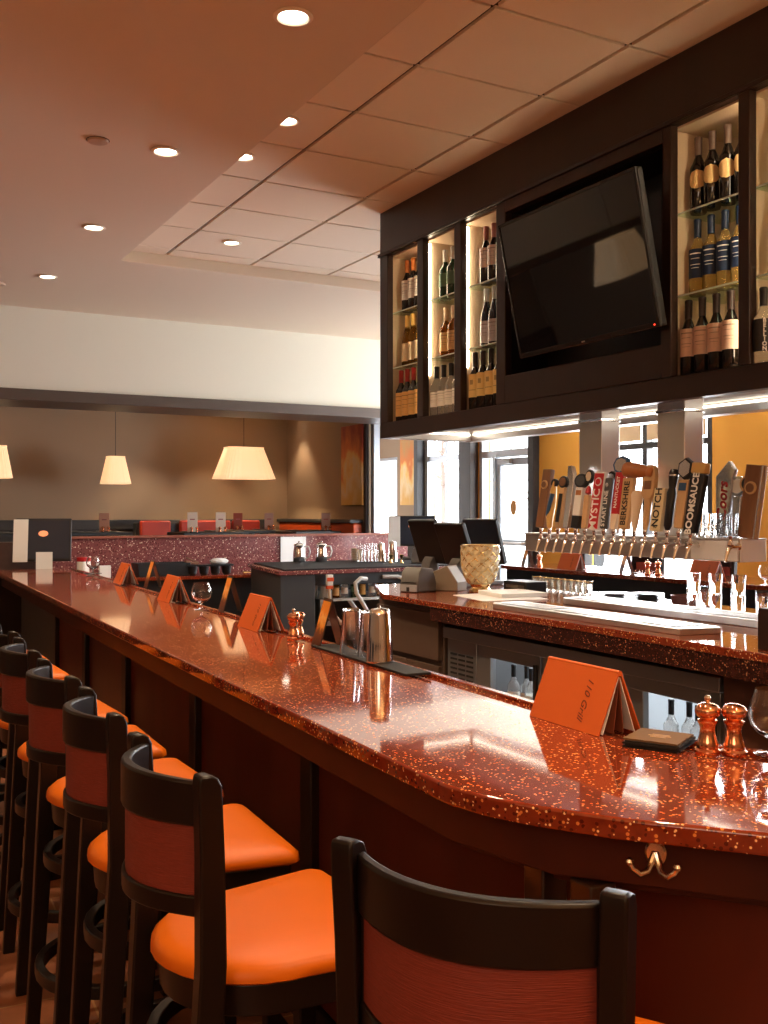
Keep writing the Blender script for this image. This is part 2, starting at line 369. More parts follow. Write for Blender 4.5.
# ---- outside: pale parking ground, bare trees
struct(MB().box(8.4, 70, -30, 60, -.3, -.05).build('ground', mat('snowy_ground', (.86,.87,.88),.9), smooth=0))
def bare_tree(x, y, h, label):
    t = thing('bare_tree', (x, y, -.05), label, 'tree')
    mb = MB(); mb.tube([(0,0,0),(.05,0,h*.3),(0,.05,h*.6),(.03,0,h)], .1, 8, rs=[.13,.1,.06,.015]); mb.build('trunk', mat('bark', (.16,.12,.10),.9), t)
    br = MB(); rnd = random.Random(int(x*10+y))
    for k in range(26):
        z = h*(.25+.7*rnd.random()); a = rnd.random()*6.28; l = (h-z)*.5+.5
        e = Vector((math.cos(a)*l, math.sin(a)*l, z+l*.8)); m_ = Vector((e.x*.5, e.y*.5, z+l*.25))
        br.tube([(0,0,z), m_, e], .02, 5, rs=[.035,.02,.006])
        for q in range(3):
            s_ = m_.lerp(e, .3*q+.1); d = Vector((rnd.uniform(-.5,.5), rnd.uniform(-.5,.5), rnd.uniform(.1,.5)))
            br.tube([s_, s_+d*.6, s_+d], .01, 4, rs=[.012,.008,.004])
    br.build('branches', mat('bark', (.16,.12,.10),.9), t)
bare_tree(17, 27, 5.5, 'bare tree outside, seen through the farthest window')
bare_tree(21, 27.5, 6.0, 'bare tree outside, seen through the pale-framed window left of the door')
# parked car outside the pale framed window
car = thing('parked_car', (17.5, 22.5, -.05), 'white car parked outside, beyond the pale-framed window', 'car', R(20))
prof = [(-2.2,.35),(-2.2,.75),(-1.3,.92),(-.7,1.4),(.8,1.42),(1.5,.98),(2.15,.9),(2.25,.55),(2.2,.35)]
mb = MB(); mb.prism(prof, -.85, .85, T(rx=R(90))); mb.build('car_body', mat('car_white',(.75,.76,.78),.25), car, bevel=.06, seg=3)
mb = MB(); mb.prism([(-1.2,.95),(-.68,1.33),(.75,1.35),(1.35,.99)], -.87, .87, T(rx=R(90))); mb.build('car_window', mat('car_glass',(.03,.035,.04),.05), car)
for sx in (-1.35, 1.4):
    for sy in (-.82, .82): MB().lathe([(.0,-.1),(.3,-.1),(.33,-.06),(.33,.06),(.3,.1),(0,.1)], 20, T(sx, sy, .33, rx=R(90))).build('wheel', BLACKM, car)

# ------------------------------------------------------------------ downlights
def downlight(x, y, z, label, power, grp, color=WARM, r=.058, angle=110):
    t = thing('downlight', (x, y, z), label, 'ceiling light', 0, grp)
    MB().lathe([(r+.018,-.002),(r+.022,-.006),(r+.006,-.012),(r,-.008),(r*.92,.0),(r*.90,.0)], 28, cap=False).build('trim_ring', mat('downlight_trim', (.85,.75,.62),.4), t)
    MB().lathe([(0,-.006),(r*.93,-.006),(r*.93,-.003),(0,-.003)], 28).build('lens', BULB, t)
    l = bpy.data.lights.new('downlight_lamp', 'SPOT'); l.energy = power; l.color = color; l.spot_size = R(angle); l.spot_blend = .6; l.shadow_soft_size = .06
    o = bpy.data.objects.new('downlight_lamp', l); o.location = (0, 0, -.03); o.parent = t; col.objects.link(o)
G = 'downlights in a row in the drywall ceiling'
for y, lb in ((3.66, 'round downlight in the drywall ceiling, nearest and largest of the row'), (5.36, 'round downlight in the drywall ceiling, second nearest of the row'),
              (7.03, 'round downlight in the drywall ceiling, third of the row from the front'), (8.68, 'round downlight in the drywall ceiling, farthest of the row')):
    downlight(1.61, y, ZD, lb, SPOT, G)
for y in (1.96, .26): downlight(1.61, y, ZD, ('round downlight in the drywall ceiling directly above the near bar end','round downlight in the drywall ceiling nearest the room behind')[y<1], SPOT, G)
for x, y, lb in ((2.10, 4.86, 'small downlight in the tile ceiling, half hidden by the drywall edge, nearer one'), (2.095, 5.47, 'small downlight in the tile ceiling, half hidden by the drywall edge, farther one'),
                 (2.69, 7.26, 'downlight in the middle of a pale far ceiling tile')):
    downlight(x, y, ZT - .012, lb, SPOT_TILE, 'downlights in the tile ceiling', r=.052)
sp = thing('sprinkler_cover', (1.253, 5.379, ZD), 'flat round sprinkler cover plate on the drywall ceiling', 'sprinkler')
MB().lathe([(0,-.012),(.05,-.012),(.055,-.006),(.055,.0),(0,0)], 28).build('cover_plate', mat('sprinkler_plate',(.50,.36,.26),.5), sp)
MB().lathe([(.03,-.002),(.06,-.002),(.06,-.0005),(.03,-.0005)], 24).build('gap_ring', GRIDM, sp)
sp2 = thing('sprinkler_cover', (1.30, 9.17, ZD), 'round sprinkler plate at the far left end of the drywall ceiling', 'sprinkler')
MB().lathe([(0,-.012),(.05,-.012),(.055,-.006),(.055,.0),(0,0)], 28).build('cover_plate', mat('sprinkler_plate',(.50,.36,.26),.5), sp2)
for x, lb in ((3.95, 'small downlight in the nook ceiling, right of the small lamp'), (4.95, 'small downlight in the nook ceiling above the wide lamp'), (6.0, 'small downlight in the nook ceiling by the painting')):
    downlight(x, 13.9, 3.055, lb, 60, 'downlights in the nook ceiling', r=.06, angle=80)

# ================================================================== THE FRONT BAR
bar = thing('bar_counter', (1.3, 5, 0), 'long bar with glossy red speckled top, angled at its near end', 'bar counter')
def loc_(pts): return [(x - 1.3, y - 5) for x, y in pts]
OUT = [(1.345, 9.8), (1.33, 9.3), (1.236, 6.7), (1.14, 4.1), (1.058, 1.75), (1.056, 1.66), (1.078, 1.565), (1.126, 1.462), (1.20, 1.345), (1.36, 1.157), (1.62, .90), (2.3, .24)]
INN = [(2.72, .85), (2.10, 1.25), (1.88, 1.47), (1.80, 1.62), (1.745, 1.80), (1.735, 2.1), (1.755, 2.6), (1.80, 3.6), (1.93, 6.7), (2.06, 9.8)]
def offset(poly, d):     # shift a polyline sideways
    out = []
    for i, p in enumerate(poly):
        a = Vector(poly[max(i-1,0)]); b = Vector(poly[min(i+1,len(poly)-1)]); t = (b-a).normalized(); out.append((p[0]-t.y*d, p[1]+t.x*d))
    return out
rim0 = offset(INN, .028); rim1 = offset(INN, .115)       # towards the guests
top = MB()
def strip(mb, A, B, z0, z1): # A, B matching polylines
    n = len(A)
    vs = [(x,y,z0) for x,y in A]+[(x,y,z0) for x,y in B]+[(x,y,z1) for x,y in A]+[(x,y,z1) for x,y in B]
    fs = []
    for i in range(n-1): fs += [(i,i+1,n+i+1,n+i),(2*n+i,3*n+i,3*n+i+1,2*n+i+1),(i,2*n+i,2*n+i+1,i+1),(n+i,n+i+1,3*n+i+1,3*n+i)]
    fs += [(0,n,3*n,2*n),(n-1,3*n-1,4*n-1,2*n-1)]
    mb.add(vs, fs)
L1 = loc_(OUT)
top.prism(L1 + loc_(rim1), 1.031, 1.070)
top_o = top.build('countertop', COUNTER, bar, bevel=.006, seg=3)
tr = MB(); strip(tr, loc_(INN), loc_(rim0), 1.031, 1.072); tr.build('inner_rim', COUNTER, bar, bevel=.004)
tr = MB(); strip(tr, loc_(rim0), loc_(rim1), 1.031, 1.060); tr.build('drink_rail', COUNTER, bar)
# apron, panel, posts follow the outer edge
OUTo = OUT[:]
def ribbon(poly, d0, d1, z0, z1, name, m, bev=.003, i0=0, i1=None):
    p = poly[i0:i1]; mb = MB(); strip(mb, loc_(offset(p, d0)), loc_(offset(p, d1)), z0, z1); return mb.build(name, m, bar, bevel=bev)
SIMPLE = [(1.345, 9.75), (1.06, 1.75), (1.13, 1.46), (1.60, .90), (2.3, .22)]
ribbon(SIMPLE, .055, .10, .93, 1.031, 'apron', APRON)
PAN = [(1.272, 7.66)] + SIMPLE[1:]
ribbon(PAN, .22, .26, .10, .93, 'front_panel', PANEL)
MB().box(1.56-1.3, 1.60-1.3, 7.75-5, 9.65-5, .06, 1.03).build('grey_end_panel', mat('grey_panel', (.085,.085,.085), .5, noise=.2), bar, bevel=.003)
ribbon(SIMPLE, .10, .26, .905, .931, 'apron_soffit', APRON)
ribbon(SIMPLE, .20, .28, .0, .10, 'toe_kick', WOOD)
ribbon([p for p in [(2.05, 9.7), (1.74, 1.95), (1.85, 1.5), (2.6, .85)]], .03, .05, 0, 1.03, 'back_panel', WOOD)
for y in (2.84, 4.07, 5.35, 6.48, 7.62):
    x = 1.06 + (y - 1.75) * .0356
    MB().box(x+.19-1.3, x+.225-1.3, y-.04-5, y+.04-5, .02, .928).build('pilaster', WOOD, bar, bevel=.004)
for (x, y) in ((1.215, 1.56), (1.23, 1.44)):
    MB().box(x-.03-1.3, x+.03-1.3, y-.03-5, y+.03-5, .02, .928).build('pilaster', WOOD, bar, bevel=.004)
MB().box(1.365-1.3, 2.05-1.3, 9.70-5, 9.78-5, 0, 1.03).build('end_panel', WOOD, bar, bevel=.003)
# double coat hook on the apron below the angled end
hk = tag(empty('coat_hook', (0, 0, 0))); 
ap = offset(SIMPLE, .055); a0 = Vector(ap[2]); a1 = Vector(ap[3]); tdir = (a1-a0).normalized(); base = a0 + tdir * .185
hk.parent = bar; hk.location = (base.x-1.3, base.y-5, .99); hk.rotation_euler = (0, 0, math.atan2(tdir.y, tdir.x))
mb = MB(); mb.lathe([(0,0),(.017,0),(.019,.002),(.015,.006),(0,.007)], 20, T(0,0,.004,rx=R(90)) @ Matrix.Scale(1.3,4,(0,1,0)))
mb.build('hook_plate', NICKEL, hk)
for s in (-1, 1):
    m2 = MB(); m2.tube([(0,-.004,.004),(s*.006,-.010,-.012),(s*.012,-.020,-.024),(s*.024,-.028,-.028),(s*.036,-.034,-.018),(s*.040,-.036,-.010)], .004, 10, rs=[.008,.007,.006,.0055,.005,.005])
    m2.lathe([(0,-.008),(.006,-.005),(.0082,0),(.006,.005),(0,.008)], 12, T(s*.041,-.036,-.006)); m2.build('hook_arm', NICKEL, hk)

# ------------------------------------------------------------------ bar stools
def arc_pts(w, sag, n=12, x=0):   # bowed towards -x between y=-w..w
    return [(x - sag*(1-(t*t)), w*t) for t in [-1+2*i/n for i in range(n+1)]]
def bowed(mb, w, sag, th, z0, z1, x=0, crown=0, n=14):
    A = arc_pts(w, sag, n, x); rings = []
    for i, (px, py) in enumerate(A):
        c = crown*(1-(py/w)**2)
        rings.append([(px-th/2,py,z0),(px+th/2,py,z0),(px+th/2,py,z1+c),(px-th/2,py,z1+c)])
    mb.loft(rings)
def seat_outline(k=1.0, grow=0):
    pts = []
    fr, fw, rr = .232+grow, .232+grow, .175+grow
    # front edge
    def arc(cx, cy, r, a0, a1, n=6): return [(cx+r*math.cos(a0+(a1-a0)*i/n), cy+r*math.sin(a0+(a1-a0)*i/n)) for i in range(n+1)]
    r = .035
    pts += arc(fr-r, -fw+r, r, R(-75), 0); pts += arc(fr-r, fw-r, r, 0, R(75))
    # rear: rounded sweep
    n = 18
    for i in range(n+1):
        a = R(75) + (R(285)-R(75))*i/n
        rx = .212+grow; ry = .205+grow
        x = -.02 + rx*math.cos(a); y = ry*math.sin(a)
        if i > 0 and i < n: pts.append((min(x, .06), y))
    return pts
def make_stool():
    t = thing('bar_stool', (0,0,0), '', 'bar stool', 0, 'bar stools at the front bar')
    def ring(z, sc_, inset=0): return [(x*sc_, y*sc_, z) for x, y in seat_outline(grow=inset)]
    c = MB(); c.loft([ring(.742,1,-.006), ring(.749,1,.004), ring(.766,1,.002), ring(.778,1,-.012), ring(.784,1,-.035), ring(.7875,1,-.075), ring(.7895,.55), ring(.7900,.1)])
    c.build('seat', ORANGE, t, smooth=60)
    a = MB(); a.loft([ring(.680,1,-.014), ring(.742,1,-.010)]); a.build('seat_frame', WOODS, t, bevel=.004)
    # rear legs continue into the back posts
    for s in (-1, 1):
        m = MB(); rings = []
        for (x, y, z, wx, wy) in ((-.245,.180,0,.020,.017),(-.222,.182,.35,.023,.018),(-.203,.183,.68,.025,.018),(-.196,.185,.80,.025,.018),(-.200,.190,1.00,.023,.018),(-.206,.194,1.120,.022,.018),(-.209,.194,1.134,.018,.018),(-.216,.194,1.142,.009,.017)):
            cx, cy = x, s*y
            rings.append([(cx-wx,cy-wy,z),(cx+wx,cy-wy,z),(cx+wx,cy+wy,z),(cx-wx,cy+wy,z)])
        m.loft(rings); m.build('leg', WOODS, t, bevel=.004)
    for s in (-1, 1):
        m = MB(); rings = []
        for (x, y, z, w) in ((.185,.192,0,.016),(.172,.182,.35,.019),(.160,.172,.68,.022)):
            rings.append([(x-w,s*y-w,z),(x+w,s*y-w,z),(x+w,s*y+w,z),(x-w,s*y+w,z)])
        m.loft(rings); m.build('leg', WOODS, t, bevel=.004)
    # bentwood foot ring
    def rr(g, z): return [(x, y, z) for x, y in seat_outline(grow=g)]
    for rname, g0_, g1_, za, zb in (('foot_ring', .036, .010, .225, .262), ('upper_ring', .012, -.012, .555, .590)):
      m = MB(); o0 = rr(g0_,za); i0 = rr(g1_,za); o1 = rr(g0_,zb); i1 = rr(g1_,zb); n = len(o0)
      b = m.add(o0+i0+o1+i1, [f for i in range(n) for f in ((i,n+i,n+(i+1)%n,(i+1)%n),(2*n+i,2*n+(i+1)%n,3*n+(i+1)%n,3*n+i),(i,(i+1)%n,2*n+(i+1)%n,2*n+i),(n+i,3*n+i,3*n+(i+1)%n,n+(i+1)%n))])
      m.build(rname, WOODS, t, bevel=.003)
    m = MB(); bowed(m, .180, .085, .022, 1.043, 1.122, -.198, crown=.006); m.build('top_rail', WOODS, t, bevel=.005)
    m = MB(); bowed(m, .176, .085, .022, .882, .919, -.197); m.build('lower_rail', WOODS, t, bevel=.004)
    m = MB(); bowed(m, .172, .082, .014, .917, 1.045, -.197); m.build('back_panel', FABRIC, t)
    for s in (-1, 1):
        MB().box(-.208,-.186, s*.160, s*.172, .915, 1.046).build('back_stile', WOODS, t)
    return t
s0 = make_stool()
s0.location = (.922, 1.214, 0); s0.rotation_euler = (0, 0, R(30.8)); s0['label'] = 'bar stool in the foreground, red woven back towards the camera, by the angled bar end'
rowlab = ['bar stool with full orange seat in view, nearest of the row along the straight bar', 'second bar stool from the front in the row along the straight bar', 'third bar stool from the front in the row along the straight bar',
          'fourth bar stool from the front in the row along the straight bar', 'fifth bar stool in the row, its top rail cut by the photo\'s left edge', 'sixth bar stool of the row, mostly its orange seat edge showing',
          'seventh bar stool of the row, only its seat corner showing', 'farthest bar stool of the row, only a seat corner showing']
for i, lb in enumerate(rowlab):
    y = 1.905 + .598 * i
    dup(s0, (.785 + .0125 * i, y, 0), R([2, -3, 1, -2, 2, 0, 1, 0][i]), lb)

# ================================================================== OVERHEAD CABINET
oc = thing('overhead_cabinet', (3.32, 4, 2.1), 'dark wood cabinet hung over the island with lit bottle niches and a television bay', 'cabinet')
X0 = 3.32; OX, OY, OZ = 3.32, 4, 2.1
def LB(mb, x0, x1, y0, y1, z0, z1): return mb.box(x0-OX, x1-OX, y0-OY, y1-OY, z0-OZ, z1-OZ)
niches = [(5.585, 5.975), (5.148, 5.51), (4.712, 5.075), (2.978, 3.36), (2.52, 2.92)]
tvb = (3.414, 4.625, 2.36, 3.27)
YE, YN, XB, ZB = 6.08, 1.6, 4.10, 2.10
body = MB()
LB(body, X0, X0+.05, YN, YE, 3.335, ZT-.012)      # upper fascia
LB(body, X0, X0+.06, YN, YE, ZB, 2.205)            # lower rail
cuts = [YE] + [v for a, b in sorted(niches + [(tvb[0], tvb[1])], key=lambda q: -q[1]) for v in (b, a)] + [YN]
for k in range(0, len(cuts), 2): LB(body, X0, X0+.045, cuts[k+1], cuts[k], 2.205, 3.335)
LB(body, X0, X0+.05, tvb[0], tvb[1], 2.205, 2.36); LB(body, X0, X0+.05, tvb[0], tvb[1], 3.27, 3.335)
body.build('face_frame', CABW, oc, bevel=.004)
sh = MB(); LB(sh, X0+.42, XB, YN, YE, 2.18, ZT-.012); LB(sh, X0+.05, X0+.42, YE-.03, YE, 2.205, ZT-.012); LB(sh, X0+.05, X0+.42, YN, YE-.03, 3.36, ZT-.012)
sh.build('carcass', CABW, oc)
ct = MB(); LB(ct, X0-.012, X0, YN, YE+.012, 3.335, 3.355); LB(ct, X0-.012, XB, YE, YE+.012, 3.335, 3.355); ct.build('moulding', CABW, oc, bevel=.003)
for (a, b) in niches:
    a2, b2 = a-.02, b+.02; 
    if b2 > YE-.03: b2 = YE-.03
    m = MB(); LB(m, X0+.36, X0+.375, a2, b2, 2.2, 3.34); LB(m, X0+.045, X0+.36, a2-.012, a2, 2.2, 3.34); LB(m, X0+.045, X0+.36, b2, b2+.012, 2.2, 3.34); LB(m, X0+.045, X0+.36, a2, b2, 3.325, 3.345); LB(m, X0+.045, X0+.36, a2, b2, 2.19, 2.205)
    m.build('niche_lining', NICHE, oc)
    for z in (2.575, 2.945):
        m = MB(); LB(m, X0+.02, X0+.345, a-.001, b+.001, z-.006, z) if False else LB(m, X0+.048, X0+.345, a2+.002, b2-.002, z-.007, z); gs_ = m.build('glass_shelf', SHELFG, oc); m = MB(); LB(m, X0+.0455, X0+.0478, a2+.002, b2-.002, z-.0072, z); m.build('polished_edge', mat('glass_edge', (.72,.86,.80), .2, emit=None), gs_)  # pale edge strip stands in for LED light caught in the glass
for (y, s) in ((5.51+.012, -1), (5.075+.012, -1), (2.978-.012, 1), (2.52-.012, 1), (5.585-.012, 1)):
    m = MB(); z0 = 2.47 if s < 0 else 2.24
    LB(m, X0+.050, X0+.062, y-.005, y+.005, z0, 3.31); m.build('led_strip', LED, oc)
# underside with light cove
un = MB(); LB(un, X0+.06, XB-.09, YN, YE-.09, 2.160, 2.178); un.build('underside_panel', mat('underside_steel', (.42,.38,.33), .45, .3), oc)
un = MB(); LB(un, XB-.09, XB, YN, YE, ZB, 2.178); LB(un, X0+.06, XB-.09, YE-.09, YE, ZB, 2.178); un.build('cove_rail', STEEL, oc, bevel=.003)
un = MB(); LB(un, XB-.098, XB-.0905, YN+.1, YE-.12, 2.142, 2.150); un.build('under_light', LEDU, oc)
un = MB(); LB(un, X0+.30, XB-.11, YE-.098, YE-.0905, 2.142, 2.150); un.build('under_light', LEDU, oc)
# television bay
m = MB(); LB(m, X0+.30, X0+.32, tvb[0], tvb[1], 2.34, 3.3); LB(m, X0+.045, X0+.30, tvb[0]-.012, tvb[0], 2.34, 3.3); LB(m, X0+.045, X0+.30, tvb[1], tvb[1]+.012, 2.34, 3.3); LB(m, X0+.05, X0+.30, tvb[0], tvb[1], 2.34, 2.36); LB(m, X0+.05, X0+.30, tvb[0], tvb[1], 3.27, 3.29)
m.build('television_bay', mat('black_bay', (.008,.006,.006),.4), oc)

# television, tilted forward out of its bay
TL = Vector((3.105,4.40,3.125)); TR_ = Vector((3.105,3.345,3.095)); BR = Vector((3.25,3.354,2.413)); BL_ = Vector((3.25,4.382,2.432))
c = (TL+TR_+BR+BL_)/4; ay = ((TL+TR_)/2-(BL_+BR)/2).normalized(); ax = (TR_-TL).normalized(); ax = (ax-ay*ax.dot(ay)).normalized()
W = ((TR_-TL).length+(BR-BL_).length)/2; Hh = ((TL+TR_)/2-(BL_+BR)/2).length
tv = thing('television', tuple(c), 'flat black television tilted forward in the dark bay of the overhead cabinet', 'television')
FM = frame3((0,0,0), ax, ay); tv.rotation_euler = FM.to_euler(); 
m = MB(); m.box(-W/2,W/2,-Hh/2,Hh/2,-.045,-.004); m.build('back_shell', BLACK, tv, bevel=.008)
m = MB(); m.box(-W/2,-W/2+.014,-Hh/2,Hh/2,-.006,.004).box(W/2-.014,W/2,-Hh/2,Hh/2,-.006,.004).box(-W/2+.014,W/2-.014,Hh/2-.014,Hh/2,-.006,.004).box(-W/2+.014,W/2-.014,-Hh/2,-Hh/2+.024,-.006,.004)
m.build('bezel', mat('tv_bezel',(.018,.016,.016),.25), tv, bevel=.002)
MB().box(-W/2+.014,W/2-.014,-Hh/2+.024,Hh/2-.014,-.004,.001).build('screen', SCREEN, tv, smooth=0)
MB().box(-.012,.012,-Hh/2+.008,-Hh/2+.014,.004,.005).build('logo_bar', STEEL, tv, smooth=0)
MB().lathe([(0,0),(.004,0),(.004,.002),(0,.002)],10,T(W/2-.03,-Hh/2+.012,.004)).build('standby_light', mat('red_led',(.5,0,0),.4,emit=(1,.05,.02),es=3), tv)
m = MB(); m.box(-.12,.12,-.10,.10,-.10,-.045).box(-.04,.04,-.06,.06,-.24,-.10); m.build('wall_bracket', BLACKM, tv, bevel=.003)

# ------------------------------------------------------------------ bottles
def bottle_prof(h, r, rn, sh0, sh1, burg=False):
    if burg: return [(r*.9,0),(r,.006),(r,h*.48),(r*.92,h*.56),(r*.66,h*.66),(rn*1.15,h*.76),(rn,h*.82),(rn,h)]
    return [(r*.9,0),(r,.006),(r,h*sh0),(r*.95,h*(sh0+.03)),(r*.7,h*(sh0+.075)),(rn*1.2,h*(sh1-.02)),(rn,h*sh1),(rn,h)]
def make_bottle(kind):
    K = dict(
      claret_orange=dict(g=(.012,.010,.008), cap=(.70,.22,.03), lab=(.75,.70,.62), l0=.22, l1=.60),
      golden=dict(g=(.40,.22,.04), cap=(.80,.50,.12), lab=(.80,.66,.42), l0=.10, l1=.45, burg=1, clear=1),
      claret_red=dict(g=(.012,.008,.006), cap=(.32,.015,.012), lab=(.70,.40,.12), l0=.10, l1=.56),
      green=dict(g=(.010,.045,.018), cap=(.55,.55,.50), lab=(.10,.20,.12), l0=.25, l1=.52, liq=1),
      amber=dict(g=(.60,.20,.02), cap=(.75,.55,.35), lab=(.75,.50,.22), l0=.12, l1=.5, liq=1, clear=1),
      vodka=dict(g=(.95,.95,.93), cap=(.02,.02,.02), lab=(.80,.76,.66), l0=.18, l1=.48, liq=1, clear=1),
      claret_rose=dict(g=(.014,.008,.008), cap=(.30,.10,.08), lab=(.72,.66,.62), l0=.28, l1=.62),
      blue=dict(g=(.010,.014,.030), cap=(.62,.70,.74), lab=(.62,.62,.66), l0=.06, l1=.44, burg=1),
      yellow_label=dict(g=(.012,.010,.008), cap=(.03,.018,.014), lab=(.72,.48,.16), l0=.22, l1=.62),
      round_label=dict(g=(.012,.008,.007), cap=(.14,.09,.065), lab=(.75,.50,.22), l0=.30, l1=.55, rnd=1),
      white_wine=dict(g=(.85,.66,.28), cap=(.010,.025,.065), lab=(.008,.022,.065), l0=.22, l1=.60, clear=1),
      cream_label=dict(g=(.012,.008,.007), cap=(.03,.015,.012), lab=(.72,.52,.40), l0=.26, l1=.62),
      belvo=dict(g=(.93,.93,.9), cap=(.02,.02,.02), lab=(.02,.02,.02), l0=.16, l1=.58, liq=1, clear=1))[kind]
    t = thing(kind + '_bottle' if False else 'bottle', (0,0,0), '', 'bottle')
    h = .345 if not K.get('liq') else .315; r = .038 if not K.get('liq') else .041; rn = .0145
    pr = bottle_prof(h, r, rn, .58, .75, K.get('burg'))
    if K.get('clear'): gm = mat('glass_'+kind, K['g'], .03, trans=.85, ior=1.25)
    else: gm = mat('glass_'+kind, K['g'], .05, spec=.8)
    MB().lathe(pr, 20).build('bottle_glass', gm, t, smooth=50)
    zc = h*.76; MB().lathe([(rn+.0015,zc),(rn+.002,h-.012),(rn+.003,h-.01),(rn+.003,h-.002),(rn,h+.002),(0,h+.002)], 16).build('capsule', mat('cap_'+kind, K['cap'], .35), t, smooth=50)
    lm = mat('label_'+kind, K['lab'], .6)
    m = MB(); n = 16
    if K.get('rnd'):
        c0 = h*.43; rad = h*.125; rings = []
        for j in range(13):
            zz = c0-rad+2*rad*j/12; ha = math.sqrt(max(0, rad*rad-(zz-c0)**2))/r
            rings.append([( (r+.0008)*math.cos(a), (r+.0008)*math.sin(a), zz) for a in [R(212)-ha+2*ha*i/10 for i in range(11)]])
        m.loft(rings, closed_ring=False, cap=False)
    else:
        rr = r+.0008
        m.loft([[(rr*math.cos(a), rr*math.sin(a), z) for a in [R(120)+R(180)*i/n for i in range(n+1)]] for z in (h*K['l0'], h*K['l1'])], closed_ring=False, cap=False)
    lo = m.build('label', lm, t, smooth=60)
    if kind in ('cream_label','claret_orange','yellow_label','claret_rose','vodka','blue','white_wine','amber','claret_red'):
        m = MB(); rr = r+.0014
        inkm = TEXTW if kind == 'white_wine' else mat('label_ink_'+kind, tuple(v*.45 for v in K['lab']), .6)
        rows = ((.82,.86,205,40),(.66,.68,205,30),(.45,.47,205,34),(.34,.355,205,26)) if kind != 'yellow_label' else ((.55,.75,200,16),(.3,.33,205,34))
        for (f0, f1, ac, aw) in rows:
            z0 = h*(K['l0']+(K['l1']-K['l0'])*f0); z1 = h*(K['l0']+(K['l1']-K['l0'])*f1)
            m.loft([[(rr*math.cos(a), rr*math.sin(a), z) for a in [R(ac-aw)+R(2*aw)*i/8 for i in range(9)]] for z in (z0, z1)], closed_ring=False, cap=False)
        m.build('label_print', inkm, lo, smooth=60)
    if kind == 'belvo':
        lettering('label_lettering', 'BELLION', .030, frame3((-(r+.002)*math.cos(R(32)), -(r+.002)*math.sin(R(32)), h*.37), (0,0,-1), (math.sin(R(32)), -math.cos(R(32)), 0)), TEXTW, lo, bold=.0008) if False else None
        for k, ch in enumerate('BELLION'):
            a = R(225)
            lettering('letter', ch, .023, frame3(((r+.003)*math.cos(a), (r+.003)*math.sin(a), h*(.55-.060*k)), (-math.sin(a), math.cos(a), 0), (0,0,1)) , TEXTW, lo, bold=.0006)
        lm2 = lo
    return t
rows = [
 ('claret_orange', 2.945, [5.905, 5.825, 5.745][::1], 3.435, 'dark wine bottle with orange capsule, top shelf of the farthest niche', 'orange-capped wine bottles on the top shelf of the farthest niche'),
 ('golden', 2.575, [5.905, 5.825, 5.745], 3.435, 'golden white wine bottle, middle shelf of the farthest niche', 'golden wine bottles on the middle shelf of the farthest niche'),
 ('claret_red', 2.205, [5.925, 5.843, 5.761, 5.679], 3.40, 'dark red-capped wine bottle, bottom of the farthest niche', 'red-capped wine bottles in the farthest niche'),
 ('green', 2.945, [5.45, 5.36], 3.45, 'dark green liquor bottle, top shelf of the second farthest niche', 'green liquor bottles on the top shelf'),
 ('amber', 2.575, [5.44, 5.35], 3.45, 'amber liquor bottle, middle shelf of the second farthest niche', 'amber liquor bottles on the middle shelf'),
 ('vodka', 2.205, [5.475, 5.39, 5.305, 5.22], 3.40, 'clear liquor bottle with black cap, bottom of the second farthest niche', 'clear black-capped bottles on the bottom shelf'),
 ('claret_rose', 2.945, [4.975, 4.893, 4.811], 3.435, 'brown-capped wine bottle, top shelf just left of the television', 'wine bottles on the top shelf left of the television'),
 ('blue', 2.575, [4.970, 4.888, 4.806], 3.435, 'blue-black wine bottle with pale capsule, middle shelf left of the television', 'blue-black bottles left of the television'),
 ('yellow_label', 2.205, [5.04, 4.957, 4.874, 4.791], 3.40, 'dark wine bottle with yellow label, bottom shelf left of the television', 'yellow-labelled wine bottles left of the television'),
 ('round_label', 2.945, [3.325, 3.243, 3.155, 3.07], 3.455, 'dark wine bottle with round tan label, right of the television', 'round-labelled wine bottles right of the television'),
 ('white_wine', 2.575, [3.330, 3.250, 3.170, 3.088], 3.455, 'pale wine bottle with blue label, middle shelf right of the television', 'blue-labelled wine bottles right of the television'),
 ('cream_label', 2.205, [3.335, 3.254, 3.173, 3.092], 3.405, 'dark wine bottle with cream label, bottom shelf right of the television', 'cream-labelled wine bottles right of the television'),
 ('belvo', 2.205, [2.893], 3.375, 'clear bottle with black BELLION label at the right edge', None),
 ('vodka', 2.575, [2.872], 3.44, 'clear bottle on the middle shelf of the rightmost niche', None),
 ('vodka', 2.945, [2.872], 3.44, 'clear bottle on the top shelf of the rightmost niche', None)]
ordn = {2: ['left one', 'right one'], 3: ['leftmost of three', 'middle of three', 'rightmost of three'], 4: ['leftmost of four', 'second from the left', 'third from the left', 'rightmost of four'], 1: ['']}
protos = {}
for kind, z, ysb, x, lb, grp in rows:
    for i, y in enumerate(ysb):
        if kind in protos: o = copy_tree(protos[kind])
        else: o = make_bottle(kind); protos[kind] = o
        o.location = (x, y, z + .0005); o['label'] = lb + (', ' + ordn[len(ysb)][i] if len(ysb) > 1 else '')
        if grp: o['group'] = grp
        elif 'group' in o: del o['group']

